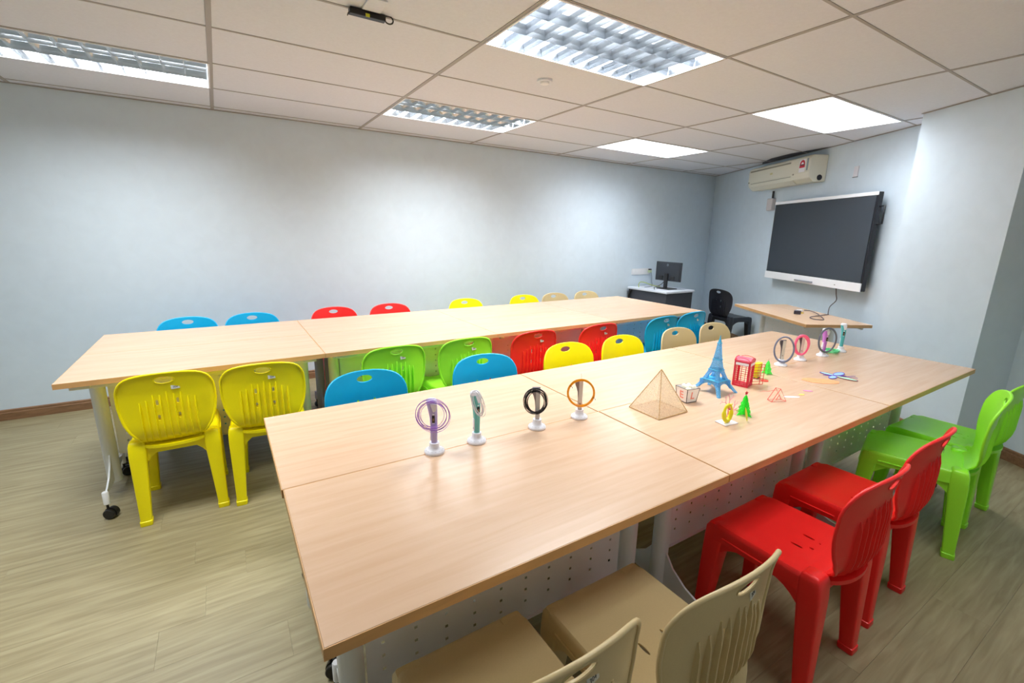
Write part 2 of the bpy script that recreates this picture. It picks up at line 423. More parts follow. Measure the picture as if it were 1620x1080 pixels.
for i in range(4):
    put_table(('B', 0, i), 'beech ' + BLB[0][i], -0.799 + 1.2000 * i + TL / 2, 1.684 + TW / 2, 0, GB)
    put_table(('B', 1, i), 'beech ' + BLB[1][i], -0.799 + 1.2000 * i + TL / 2, 2.286 + TW / 2, 0, GB)
put_table('T', 'small beech table on its own under the wall screen', 4.735, 1.165, WANG, 'teacher table')
# ------------------------------------------------------------------ chairs
def yback(z):  # backrest profile: y at height z
    return interp([(.43, -.185), (.445, -.212), (.475, -.236), (.52, -.245), (.6, -.246), (.7, -.252), (.8, -.272)], z)
def wback(z):
    return interp([(.43, .122), (.45, .128), (.475, .146), (.50, .163), (.54, .180), (.58, .190), (.63, .1955), (.68, .196), (.715, .192), (.743, .182), (.762, .168), (.777, .148), (.788, .121), (.7955, .082), (.7993, .04), (.8, .0)], z)
def wedge_pt(x, z, o=0): return Vector((x, yback(z) + .036 * (x / .19) ** 2 + o, z))
def cutter(shapes):
    mb = MB()
    for c, n, poly in shapes:
        pass
    return mb
def chair_meshes():
    out = {}
    # backrest sheet
    zs = [.43, .437, .445, .455, .465, .48, .5, .52, .545, .57, .6, .63, .66, .69, .715, .735, .752, .765, .776, .785, .792, .7965, .799]
    NX = 20
    mb = MB(); 
    for z in zs:
        wz = wback(z)
        for k in range(NX + 1):
            x = wz * math.sin(PI / 2 * (2 * k / NX - 1)) ; mb.v.append(wedge_pt(x, z))
    for i in range(len(zs) - 1):
        for k in range(NX): mb.f.append((i * (NX + 1) + k, i * (NX + 1) + k + 1, (i + 1) * (NX + 1) + k + 1, (i + 1) * (NX + 1) + k))
    # tongue running forward into the seat
    o = len(mb.v)
    for y in (-.10, -.15, -.175):
        for k in range(NX + 1):
            x = .135 * math.sin(PI / 2 * (2 * k / NX - 1)); mb.v.append(Vector((x, y + .03 * (x / .19) ** 2, .4285)))
    for i in range(2):
        for k in range(NX): mb.f.append((o + i * (NX + 1) + k, o + i * (NX + 1) + k + 1, o + (i + 1) * (NX + 1) + k + 1, o + (i + 1) * (NX + 1) + k))
    for k in range(NX): mb.f.append((o + 2 * (NX + 1) + k, o + 2 * (NX + 1) + k + 1, k + 1, k))
    me = mb.mesh('b', None)
    cut = MB()
    def prismY(cx, cz, rx, rz, n=20, p=2.0, y0=-.4, y1=-.12):
        poly = []
        for k in range(n):
            a = 2 * PI * k / n
            ca, sa = math.cos(a), math.sin(a)
            poly.append((cx + rx * math.copysign(abs(ca) ** (2 / p), ca), y0, cz + rz * math.copysign(abs(sa) ** (2 / p), sa)))
        cut.extr(poly, (0, y1 - y0, 0))
    prismY(0, .765, .0385, .0175)
    for sx in (-1, 1):
        for cz in (.650, .572): prismY(sx * .041, cz, .0056, .0145, 12, 4)
    cutme = cut.mesh('c', None)
    body = modded(me, [('solid', .006), ('cut', cutme)])
    # rolled rim round the outline
    rim = MB(); pts = []
    zz = [z for z in zs if z >= .455]
    for z in zz: pts.append(wedge_pt(wback(z), z, -.003))
    pts.append(wedge_pt(0, .8, -.003))
    for z in zz[::-1]: pts.append(wedge_pt(-wback(z), z, -.003))
    rim.tube(pts, .0062, 8)
    rim.tube([wedge_pt(.0395 * math.cos(2 * PI * k / 20), .765 + .0185 * math.sin(2 * PI * k / 20), -.003) for k in range(20)], .0022, 6, closed=True)
    # eight upright ribs on the rear face
    for k in range(9):
        x = (k - 4) * .0275
        top = .703 - .055 * (abs(x) / .12) ** 2 - (.012 if k % 2 else 0)
        n = 9; rp = []
        for q in range(n):
            z = lerp(.434, top, q / (n - 1)); h = .012 * min(1, (n - 1 - q) / 1.5 + .12)
            c = wedge_pt(x, z)
            rp.append([c + Vector((-.0045, -.002, 0)), c + Vector((-.0018, -.003 - h, 0)), c + Vector((.0018, -.003 - h, 0)), c + Vector((.0045, -.002, 0))])
        rim.loft(rp)
    out['backrest'] = [body, rim.mesh('r', None)]
    # seat: top plate with waterfall front and skirt
    def outline(sc, z, drop=0):
        pts = []
        X, YF, YB, rc = .186, .205, -.185, .05
        quad = [(X - rc, YF - rc, 0), (-(X - rc), YF - rc, 1), (-(X - rc), YB + rc, 2), (X - rc, YB + rc, 3)]
        for cx, cy, q in quad:
            for k in range(7):
                a = q * PI / 2 + PI / 2 * k / 6
                px, py = cx + rc * math.cos(a), cy + rc * math.sin(a)
                yn = py * sc + (1 - sc) * .01
                zz = z - .016 * max(0, (yn - .11) / .09) ** 2 + .004 * (abs(px * sc) / .186) ** 3
                pts.append(Vector((px * sc, yn, zz)))
        return pts
    st = MB()
    ringz = [(.3, .4275), (.6, .4275), (.8, .429), (.9, .431), (.955, .431), (.98, .427), (.995, .416), (1.0, .40), (1.008, .385), (1.012, .372)]
    st.loft([outline(a, b) for a, b in ringz], close=False)
    n = 28
    st.f.append(tuple(range(n)))
    seat = st.mesh('s', None)
    cut = MB()
    for x, yy in ((-.042, -.055), (.042, -.055), (-.016, -.105), (.036, -.112)):
        poly = [(x + .005 * math.cos(a), yy + .021 * math.sin(a), .35) for a in [2 * PI * k / 12 for k in range(12)]]
        cut.extr(poly, (0, 0, .2))
    seat = modded(seat, [('solid', .005), ('cut', cut.mesh('c', None))])
    extra = MB()
    def arch(p0, p1, zc=.375, dz=.085):
        p0 = Vector(p0); p1 = Vector(p1); N = 14; L = []
        d = (p1 - p0).normalized(); nrm = Vector((d.y, -d.x, 0)) * .003
        for q in range(N + 1):
            t = q / N; c = p0.lerp(p1, t); zl = zc - dz * abs(2 * t - 1) ** 3
            L.append([c + nrm + Vector((0, 0, .40)), c - nrm + Vector((0, 0, .40)), c - nrm + Vector((0, 0, zl)), c + nrm + Vector((0, 0, zl))])
        extra.loft(L)
    arch((.180, .165, 0), (.180, -.165, 0)); arch((-.180, -.165, 0), (-.180, .165, 0))
    arch((-.15, .194, 0), (.15, .194, 0)); arch((.15, -.186, 0), (-.15, -.186, 0), .393, .11)
    # rounded shelf joining seat and backrest, and a side moulding
    poly = [(.138, -.15)] + [(.138 * math.cos(a), -.17 - .068 * math.sin(a)) for a in [PI * k / 14 for k in range(15)]] + [(-.138, -.15)]
    extra.prism(poly, .411, .4255)
    for s in (-1, 1): extra.tube([(s * .190, .13, .392), (s * .191, .0, .392), (s * .191, -.04, .392)], .004, 6)
    out['seat'] = [seat, extra.mesh('e', None, bevel=0)]
    # legs
    def leg(sx, sy):
        rings = []
        top = Vector((sx * (.150 if sy > 0 else .155), sy * (.165 if sy > 0 else .168), 0)); bot = Vector((sx * .168, sy * (.19 if sy > 0 else .197), 0))
        lev = ([(.4265, .030, .028), (.41, .036, .036)] if sy > 0 else [(.446, .026, .022), (.440, .032, .029), (.425, .036, .034)]) + [(.37, .037, .036), (.30, .034, .034), (.15, .0280, .028), (.026, .0235, .023), (.024, .0265, .026), (.004, .0265, .026), (0, .025, .0245)]
        for z, a, b in lev:
            c = top.lerp(bot, 1 - z / .43)
            ring = []
            for k in range(20):
                an = 2 * PI * k / 20; ca, sa = math.cos(an), math.sin(an)
                ring.append(Vector((c.x + a * math.copysign(abs(ca) ** .27, ca), c.y + b * math.copysign(abs(sa) ** .27, sa), z)))
            rings.append(ring)
        return MB().loft(rings).mesh('leg', None)
    out['legs'] = [leg(1, 1), leg(-1, 1), leg(1, -1), leg(-1, -1)]
    return out
CM = chair_meshes()
M_stick = mat('sticker_paper', rgb(205, 202, 190), 0.6); M_ink = mat('ink', rgb(90, 88, 84), 0.6)
sticker_txt = text_mesh('304', .0135, M_ink)
sticker_me = MB().box(-.0175, -.0004, -.0095, .0175, .0004, .0095).mesh('sticker', M_stick)
CP = {}
def chair_proto(c):
    t = thing('plastic_chair' if c != 'black' else 'black_chair', '', 'chair'); m = CH[c]
    link('seat', join_meshes('seat', CM['seat'], m), t)
    link('backrest', join_meshes('backrest', CM['backrest'], m, 50), t)
    for me in CM['legs']: link('leg', join_meshes('leg', [me], m, 45), t)
    if c != 'black':
        z = .722; p = wedge_pt(.040, z)
        s = link('sticker', sticker_me, t, (p.x, p.y - .0042, z), (math.radians(-8), 0, math.radians(12))); s['label'] = 'small printed paper label'
        link('lettering', sticker_txt, s, (0, -.0006, 0), (PI / 2, 0, 0))
    return t
placed = set()
def chair(c, lab, x, y, rz, group):
    if c not in CP: CP[c] = chair_proto(c)
    o = CP[c] if c not in placed else copy_tree(CP[c])
    placed.add(c)
    o.location = (x, y, 0); o.rotation_euler = (0, 0, math.radians(rz)); o['label'] = lab; o['group'] = group
R4 = 'chairs along the near side of the front tables'
chair('tan', 'tan plastic chair at the very front, back label visible, cut by the bottom edge', .365, -.430, 0, R4)
chair('tan', 'tan plastic chair at the near table, just left of the red chairs', .80, -.462, 0, R4)
chair('red', 'nearest red plastic chair, empty seat with slots showing', 1.583, -.450, 0, R4)
chair('red', 'red plastic chair at the near table, between a red and a green chair', 2.105, -.425, 1, R4)
chair('green', 'green plastic chair at the near side, beside the second red chair', 2.862, -.427, 15, R4)
chair('green', 'green plastic chair at the right picture edge, nearest the pillar', 3.305, -.417, -1, R4)
R3 = 'chairs between the table blocks, facing the camera'
R3L = [('blue', 'blue chair top facing the camera, left one behind the violet pen', .47, 180), ('blue', 'blue chair top facing the camera, right one behind the turquoise pen', 1.116, 176),
       ('yellow', 'yellow chair top facing the camera, above the orange coil', 1.735, 180), ('yellow', 'yellow chair top facing the camera, behind the pyramid', 2.21, 180),
       ('tan', 'tan chair top facing the camera, in front of the blue chairs', 2.795, 180), ('tan', 'tan chair top behind the tip of the blue tower', 3.235, 180)]
for c, lab, x, rz in R3L: chair(c, lab, x, .80, rz, R3)
R2 = 'chairs along the near side of the back tables'
R2L = [('yellow', 'left yellow chair seen from behind with all its legs', -.365, 1.765, 0), ('yellow', 'right yellow chair seen from behind, partly hidden by the near table', .068, 1.72, -4),
       ('green', 'left green chair back with ribs, behind a blue chair top', .775, 1.76, 0), ('green', 'right green chair back with paper label, next to the red chairs', 1.265, 1.757, 0),
       ('red', 'left red chair back with paper label, tucked under the back tables', 1.81, 1.735, 0), ('red', 'right red chair back with paper label, next to the blue chairs', 2.42, 1.715, 0),
       ('blue', 'left of two blue chair backs at the far end of the back tables', 3.17, 1.72, 0), ('blue', 'rightmost blue chair back, at the corner of the back tables', 3.63, 1.76, 0)]
for c, lab, x, y, rz in R2L: chair(c, lab, x, y, rz, R2)
R1 = 'chair tops against the long wall'
R1L = [('blue', 'leftmost blue chair top against the long wall', -.34), ('blue', 'second blue chair top against the long wall', .095), ('red', 'left red chair top against the long wall', .737), ('red', 'right red chair top against the long wall', 1.243),
       ('yellow', 'left yellow chair top against the long wall', 2.045), ('yellow', 'right yellow chair top against the long wall', 2.775), ('tan', 'left tan chair top against the long wall', 3.21), ('tan', 'rightmost tan chair top against the long wall', 3.69)]
R1Y = [3.124 - .272] * 2 + [3.15 - .272] * 6
for (c, lab, x), y in zip(R1L, R1Y): chair(c, lab, x, y, 180, R1)
chair('black', 'black plastic chair standing alone in the far corner', 5.80, 2.515, -100, 'single black chair')
# ------------------------------------------------------------------ wall screen
WR = Matrix.Rotation(WANG, 4, 'Z')   # local x = along wall (towards the long wall), local y = out of room behind?  (-y into the room is +left)
def wall_thing(name, lab, cat, s, z, off=0.0):
    p = SW(s, off, z); t = thing(name, lab, cat, (p.x, p.y, p.z), WANG + PI, None); return t
# local frame: x runs right-to-left reversed => +x points right as seen from the room, -y points into the room
M_tvblack = mat('screen_frame', rgb(22, 22, 30), 0.3); M_scr = mat('screen_glass', rgb(46, 52, 60), 0.22, spec=0.6)
tv = wall_thing('wall_screen', 'large dark interactive screen on the slanted wall', 'screen', 1.585, 1.455, 0.0)
W2, H2 = .775, .455
link('screen_case', MB().box(-W2, -.115, -H2, W2, -.068, H2).mesh('screen_case', M_tvblack, bevel=.006), tv)
link('wall_mount', MB().box(-.3, -.0675, -.2, .3, -.001, .2).mesh('wall_mount', M_blk), tv)
link('screen_panel', MB().box(-W2 + .018, -.119, -H2 + .085, W2 - .018, -.1155, H2 - .035).mesh('screen_panel', M_scr), tv)
link('top_bezel', MB().box(-W2, -.122, H2 - .030, W2, -.1152, H2 + .002).mesh('top_bezel', M_white, bevel=.002), tv)
bb = link('bottom_bezel', MB().box(-W2, -.127, -H2 - .004, W2, -.1152, -H2 + .078).mesh('bottom_bezel', M_white, bevel=.003), tv)
link('pen_tray', MB().box(-.17, -.143, -H2 + .012, .12, -.127, -H2 + .030).mesh('pen_tray', mat('tray_grey', rgb(150, 152, 160), .4), bevel=.002), bb)
link('indicator', MB().box(.44, -.129, -H2 + .028, .455, -.1268, -H2 + .034).mesh('indicator', M_blk), bb)
hd = MB(); hd.tube([(W2 - .002, -.085, H2 - .13), (W2 + .055, -.085, H2 - .125), (W2 + .055, -.085, H2 - .285), (W2 - .002, -.085, H2 - .29)], .008, 8)
link('side_handle', hd.mesh('side_handle', M_tvblack, smooth=50), tv)
# ------------------------------------------------------------------ air conditioner
M_ac = mat('ac_cream', rgb(226, 224, 208), 0.4); M_acd = mat('ac_slot', rgb(150, 148, 130), .6); M_dk = mat('dark_hole', rgb(40, 40, 50), .6)
ac = wall_thing('air_conditioner', 'cream split air conditioner high on the slanted wall with a red rating label', 'air conditioner', 2.31, 2.215, 0)
prof = [(0, -.125), (-.13, -.13), (-.185, -.085), (-.2, -.03), (-.2, .10), (-.19, .135), (-.16, .15), (0, .15)]
link('case', MB().loft([[Vector((x, a, b)) for a, b in prof] for x in (-.60, .60)]).mesh('case', M_ac, bevel=.008), ac)
link('intake_slot', MB().box(-.56, -.2025, .095, .27, -.1995, .112).mesh('intake_slot', M_acd), ac)
ov = [(-.136, -.131), (-.186, -.088), (-.190, -.091), (-.14, -.135)]
link('outlet_flap', MB().loft([[Vector((x, a, b)) for a, b in ov] for x in (-.54, .33)]).mesh('outlet_flap', M_ac, bevel=.001), ac)
link('outlet_slot', MB().box(-.53, -.2015, -.052, .30, -.1995, -.046).mesh('outlet_slot', M_acd), ac)
for x in (-.575, .34): link('screw_cap', MB().lathe([(.009, 0), (.009, .004)], 12, Matrix.Translation((x, -.2, -.03)) @ Matrix.Rotation(PI / 2, 4, 'X')).mesh('screw_cap', M_acd), ac)
link('pipe_hole', MB().lathe([(.03, 0), (.026, .006)], 16, Matrix.Translation((.60, -.07, -.085)) @ Matrix.Rotation(PI / 2, 4, 'Y')).mesh('pipe_hole', M_dk), ac)
link('emblem', MB().lathe([(.028, 0), (.028, .003)], 16, Matrix.Translation((-.09, -.2, .03)) @ Matrix.Rotation(PI / 2, 4, 'X') @ Matrix.Scale(.45, 4, (0, 1, 0))).mesh('emblem', mat('gold_mark', rgb(206, 200, 150), .4)), ac)
rl = link('rating_label', MB().box(.43, -.2022, -.02, .53, -.2002, .115).mesh('rating_label', M_white), ac)
M_red = mat('label_red', rgb(200, 40, 60), .5)
mbx = MB(); pts = [(.480 + .043 * math.cos(a), -.2030, .062 + .045 * math.sin(a)) for a in [PI * k / 12 for k in range(13)]] + [(.480 + .022 * math.cos(a), -.2030, .062 + .022 * math.sin(a)) for a in [PI * k / 12 for k in range(12, -1, -1)]]
for k in range(12):
    a, b, c, d = pts[k], pts[k + 1], pts[24 - k], pts[25 - k]
    mbx.extr([a, b, c, d], (0, .0006, 0))
mbx.box(.435, -.2030, .026, .525, -.2024, .056)
link('rating_arch', mbx.mesh('rating_arch', M_red), rl)
link('rating_band', MB().box(.438, -.2034, .048, .522, -.2028, .062).mesh('rating_band', mat('label_dark', rgb(110, 50, 60), .5)), rl)
link('side_label', MB().box(.55, -.2022, -.01, .575, -.2004, .115).mesh('side_label', mat('label_grey', rgb(150, 165, 175), .5)), ac)
jb = wall_thing('switch_box', 'small grey box on the wall under the air conditioner', 'switch box', 2.60, 1.90, 0)
link('box_body', MB().box(-.055, -.06, -.075, .055, -.001, .075).mesh('box_body', mat('box_grey', rgb(200, 196, 198), .5), bevel=.012, seg=3), jb)
link('conduit', MB().tube([(0, -.02, .073), (0, -.02, .165)], .012, 10).mesh('conduit', M_dk, smooth=50), jb)
ws = wall_thing('wall_plate', 'small pale plate on the wall between air conditioner and pillar', 'wall plate', 1.28, 2.14, 0)
link('plate', MB().box(-.03, -.008, -.05, .03, -.001, .05).mesh('plate', mat('plate_white', rgb(224, 222, 230), .5), bevel=.003), ws)
link('plate_edge', MB().box(-.03, -.012, -.056, .03, -.001, -.0505).mesh('plate_edge', mat('plate_grey', rgb(140, 146, 155), .5)), ws)
# ------------------------------------------------------------------ ceiling devices
sd = thing('smoke_detector', 'round white smoke detector on the ceiling tile below the largest light', 'smoke detector', (1.81, 1.49, H + .003))
link('detector_base', MB().lathe([(.05, 0), (.05, -.006), (.046, -.012)][::-1], 28).mesh('detector_base', M_tile, smooth=40), sd)
link('detector_head', MB().lathe([(.030, -.012), (.028, -.024), (.018, -.028)][::-1], 24).mesh('detector_head', M_white, smooth=40), sd)
hm = thing('ceiling_bracket', 'black bar bracket with a hook hanging under the ceiling tiles', 'bracket', (.605, 1.19, H))
link('bracket_bar', MB().box(-.08, -.02, -.026, .08, .012, -.001).mesh('bracket_bar', mat('bracket_black', rgb(16, 12, 20), .4), bevel=.003), hm)
link('hook', MB().tube([(.078 + .02 - .02 * math.cos(a), -.005, -.012 + .016 * math.sin(a)) for a in [2 * PI * k / 14 for k in range(14)]], .0035, 6, closed=True).mesh('hook', M_blk, smooth=60), hm)
link('wire', MB().tube([(-.078, -.01, -.02), (-.088, -.02, -.03), (-.094, -.03, -.045)], .002, 6).mesh('wire', M_blk), hm)
link('cable_tie', MB().box(-.012, -.0215, -.027, .006, -.019, -.014).mesh('cable_tie', mat('tie_yellow', rgb(210, 210, 40), .5)), hm)
link('mount_plate', MB().box(-.03, -.15, -.006, .05, -.03, .0015).mesh('mount_plate', M_tile, bevel=.002), hm)
# ------------------------------------------------------------------ corner desk, monitor, sockets
DA = math.radians(-5)
dk = thing('computer_desk', 'dark grey computer desk with a white top in the far corner', 'desk', (5.285, 3.320, 0), 0)
M_char = noisy(mat('charcoal_board', rgb(66, 68, 78), .55), 20, .06); M_dtop = mat('desk_top_white', rgb(226, 230, 240), .4)
link('desk_top', MB().box(-.297, -.36, .715, .297, .36, .745).mesh('desk_top', M_dtop, bevel=.006), dk)
link('side_panel', MB().box(-.275, -.34, 0.0, -.257, .35, .714).mesh('side_panel', M_char), dk)
link('side_panel', MB().box(.257, -.34, 0.0, .275, .35, .714).mesh('side_panel', M_char), dk)
link('front_panel', MB().box(-.2565, -.34, .10, .2565, -.322, .714).mesh('front_panel', M_char), dk)
link('drawer_unit', MB().box(-.25, .0, .05, .25, .34, .66).mesh('drawer_unit', M_char, bevel=.003), dk)
link('cable_tray', MB().tube([(-.291, .30, .70), (-.30, .32, .62), (-.295, .31, .5)], .015, 8).mesh('cable_tray', M_blk), dk)
mn = thing('monitor', 'black computer monitor on the corner desk, seen from behind', 'monitor', (5.300, 3.225, .745), math.radians(-90))
M_mon = mat('monitor_black', rgb(40, 44, 52), .45)
link('stand_base', MB().box(-.11, -.09, 0, .11, .09, .012).mesh('stand_base', M_blk, bevel=.004), mn)
link('stand_neck', MB().box(-.028, -.045, .012, .028, -.0205, .22).mesh('stand_neck', M_blk, bevel=.005), mn)
link('back_shell', MB().loft([[Vector((x * a, y, .247 + z * b)) for x, z in ((-1, -1), (1, -1), (1, 1), (-1, 1))] for y, a, b in ((.02, .218, .133), (.0, .218, .133), (-.02, .20, .115))]).mesh('back_shell', M_mon, bevel=.003), mn)
link('display', MB().box(-.21, .0205, .122, .21, .022, .372).mesh('display', M_scr), mn)
lg = MB(); lg.lathe([(.017, 0), (.017, .002)], 20, Matrix.Translation((0, -.0195, .338)) @ Matrix.Rotation(PI / 2, 4, 'X'))
link('logo_disc', lg.mesh('logo_disc', mat('logo_silver', rgb(120, 132, 142), .4)), mn)
link('logo_letters', text_mesh('hp', .022, M_mon), mn, (0, -.0222, .338), (PI / 2, 0, 0))
link('port_cover', MB().box(-.13, -.03, .135, -.07, -.0195, .185).mesh('port_cover', M_blk), mn)
link('port_cover', MB().box(.07, -.03, .135, .13, -.0195, .185).mesh('port_cover', M_blk), mn)
so = thing('socket_strip', 'long white double socket plate on the long wall left of the monitor', 'socket', (5.27, YW, .955))
link('plate', MB().box(-.19, -.012, -.045, .19, -.0005, .045).mesh('plate', M_white, bevel=.003), so)
for k in range(4): link('switch', MB().box(-.155 + k * .07, -.017, -.014, -.13 + k * .07, -.0125, .014).mesh('switch', M_white), so)
pg = thing('power_plug', 'dark and yellow plug in the wall socket left of the monitor', 'plug', (5.43, YW - .018, .955))
link('plug_body', MB().box(-.022, -.045, -.02, .022, -.001, .02).mesh('plug_body', mat('plug_clear', rgb(190, 205, 170), .4), bevel=.005), pg)
link('plug_cap', MB().box(-.02, -.04, .021, .02, -.005, .04).mesh('plug_cap', M_dk, bevel=.004), pg)
def cable(name, lab, cat, pts, r, m, n=6):
    P = [Vector(p) for p in pts]; out = []
    for i in range(len(P) - 1):
        p0 = P[max(i - 1, 0)]; p1 = P[i]; p2 = P[i + 1]; p3 = P[min(i + 2, len(P) - 1)]
        for k in range(n):
            t = k / n
            out.append(.5 * ((2 * p1) + (-p0 + p2) * t + (2 * p0 - 5 * p1 + 4 * p2 - p3) * t * t + (-p0 + 3 * p1 - 3 * p2 + p3) * t ** 3))
    out.append(P[-1])
    me = MB().tube(out, r, 7).mesh(name, m, smooth=70)
    return thing(name, lab, cat, me=me)
M_ycab = mat('cable_yellow', rgb(176, 196, 90), .5); M_gcab = mat('cable_grey', rgb(110, 125, 140), .5)
cable('network_cable', 'yellow green cable arching over the left of the corner desk', 'cable', [(5.03, 3.50, .753), (5.08, 3.55, .79), (5.15, 3.58, .815), (5.24, 3.56, .80), (5.33, 3.50, .765), (5.40, 3.42, .753)], .0055, M_ycab)
cable('power_cable', 'grey cable hanging from the wall plug down to the desk', 'cable', [(5.43, YW - .072, .94), (5.43, 3.625, .88), (5.42, 3.61, .81), (5.37, 3.55, .756), (5.27, 3.50, .752), (5.12, 3.47, .752)], .004, M_gcab)
cable('monitor_cable', 'dark loose cable lying left of the monitor foot', 'cable', [(5.06, 3.24, .751), (5.10, 3.27, .751), (5.16, 3.33, .7515), (5.22, 3.38, .753), (5.30, 3.40, .76), (5.345, 3.36, .80), (5.345, 3.30, .86)], .004, M_dk)
# ------------------------------------------------------------------ adapter and lead on the teacher table
def TT(u, v, z=ZT): # along / across the teacher table
    c = Vector((4.735, 1.165, z)); p = c + TD * u + ND * v; return (p.x, p.y, z)
cable('screen_lead', 'thin grey lead from the wall screen, coiled on the small table', 'cable',
      [SW(1.18, .07, .990), SW(1.165, .07, .93), SW(1.15, .07, .87), SW(1.17, .11, .80), TT(-.07, .285, ZT + .010), TT(-.10, .265, ZT + .0075), TT(-.16, .15, ZT + .0075), TT(-.22, .03, ZT + .0075), TT(-.28, -.045, ZT + .0075), TT(-.38, -.07, ZT + .0075), TT(-.40, .0, ZT + .008), TT(-.30, .05, ZT + .017), TT(-.12, .14, ZT + .017), TT(.06, .20, ZT + .014), TT(.115, .17, ZT + .011)], .0042, mat('lead_dark', rgb(84, 70, 74), .5))
ad = thing('plug_adapter', 'black plug with brass pins lying on the small table', 'plug', TT(-.06, -.02, ZT), WANG + .9)
link('plug_body', MB().box(-.03, -.022, 0, .03, .022, .036).mesh('plug_body', mat('adapter_black', rgb(50, 46, 60), .4), bevel=.006), ad)
for k in (-1, 0, 1): link('pin', MB().box(-.052, k * .013 - .003, .012 + .006 * (k == 0), -.029, k * .013 + .003, .018 + .006 * (k == 0)).mesh('pin', mat('brass', rgb(250, 225, 120), .25, metal=.7)), ad)
cn = thing('white_connector', 'small white connector on the lead beside the black plug', 'connector', TT(.11, .118, ZT), WANG + PI / 2)
link('shell', MB().box(-.028, -.012, 0, .028, .012, .018).mesh('shell', M_white, bevel=.004), cn)
link('tip', MB().box(.0285, -.008, .004, .042, .008, .014).mesh('tip', M_panel), cn)
# ------------------------------------------------------------------ pens on round stands
M_stand = mat('stand_white', rgb(240, 241, 250), .35)
def coil_pts(c, R_, nloop, ry, rz, jit, seed, squash=1.0, tilt=0):
    rnd = random.Random(seed); out = []
    for l in range(nloop):
        r = R_ * (1 + rnd.uniform(-jit, jit)); dx, dz, dy = (rnd.uniform(-jit, jit) * R_ * .8 for _ in range(3)); tt = tilt + rnd.uniform(-jit, jit) * .8
        ring = []
        for k in range(40):
            a = 2 * PI * k / 40; x = r * squash * math.cos(a) + dx; z = r * math.sin(a) + dz; y = dy * .25 + .0015 * math.sin(a + l)
            p = Vector((x, y, z)); p.rotate(Matrix.Rotation(tt, 3, 'Y')); p.rotate(Matrix.Rotation(rz, 3, 'Z')); ring.append(p)
        out.append(ring)
    return out
def coil(lab, name, loc, R_, n, r, m, rz, jit, seed, squash=1.0, tilt=0, ties=False):
    mb = MB()
    for ring in coil_pts(loc, R_, n, 0, rz, jit, seed, squash, tilt): mb.tube(ring, r, 5, closed=True)
    t = thing(name, lab, 'filament', loc, me=mb.mesh(name, m, smooth=70))
    if ties:
        for a in (2.6, -.35):
            p = Vector((R_ * squash * math.cos(a), 0, R_ * math.sin(a))); p.rotate(Matrix.Rotation(rz, 3, 'Z'))
            q = MB().tube([p + Vector((-.006, -.004, .002)), p + Vector((0, -.007, 0)), p + Vector((.006, -.004, -.003)), p + Vector((.009, -.004, -.010))], .0009, 5)
            link('tie', q.mesh('tie', M_blk), t)
    return t
def stand(t):
    link('stand', MB().lathe([(.033, 0), (.0345, .004), (.033, .009), (.024, .014), (.0175, .020), (.0165, .036), (.0145, .037)], 28).mesh('stand', M_stand, smooth=50), t)
    h = MB()
    for k in range(14):
        a = 2 * PI * k / 14; h.ball((.0285 * math.cos(a), .0285 * math.sin(a), .0125), .0009, 6, 4)
    link('stand_dots', h.mesh('stand_dots', mat('dot_grey', rgb(170, 175, 190), .5)), t)
def pen_round(lab, loc, rz, col, hgt, lean=0):
    """chunky pen: widening barrel, white cap wedge, small display"""
    t = thing('drawing_pen', lab, 'pen', loc, rz, 'drawing pens on round white stands'); stand(t)
    m = mat('pen_colour', rgb(*col), .35)
    def ring(z, a, b, cx=0, cy=0): return [Vector((cx + a * math.copysign(abs(math.cos(q)) ** .75, math.cos(q)), cy + b * math.copysign(abs(math.sin(q)) ** .75, math.sin(q)), z)) for q in [2 * PI * k / 18 for k in range(18)]]
    zt = hgt
    link('barrel', MB().loft([ring(.034, .010, .0105), (ring(.09, .0115, .012)), ring(.13 * hgt / .19, .0135, .014, -.001), ring(zt - .03, .0160, .016, -.004), ring(zt - .012, .0175, .016, -.006)]).mesh('barrel', m, smooth=60), t)
    link('cap', MB().loft([ring(zt - .0118, .0176, .0162, -.006), ring(zt - .004, .017, .0155, -.006), ring(zt, .012, .011, -.006)]).mesh('cap', M_stand, smooth=60), t)
    link('front_wedge', MB().extr([(-.010, -.0172, zt - .013), (.012, -.0172, zt - .013), (.009, -.0165, zt - .038), (-.001, -.0162, zt - .042)], (0, .004, 0)).mesh('front_wedge', M_stand, bevel=.001), t)
    w = link('display', MB().box(-.0045, -.0175, zt - .078, .0045, -.0135, zt - .054).mesh('display', M_blk, bevel=.0008), t)
    link('display_inset', MB().box(-.0025, -.0178, zt - .072, .0025, -.0174, zt - .062).mesh('display_inset', mat('display_brown', rgb(140, 110, 70), .4)), w)  # plain brown inset on the display, gives off nothing
    for q in (-.081, -.0505): link('button', MB().box(-.0035, -.0165, zt + q, .0035, -.013, zt + q + .0035).mesh('button', M_white), t)
    link('side_strip', MB().box(-.0128, -.006, .045, -.0095, .006, .09).mesh('side_strip', M_stand, bevel=.001), t)
    link('power_port', MB().box(-.0132, -.002, .052, -.0125, .002, .056).mesh('power_port', M_blk), t)
    return t
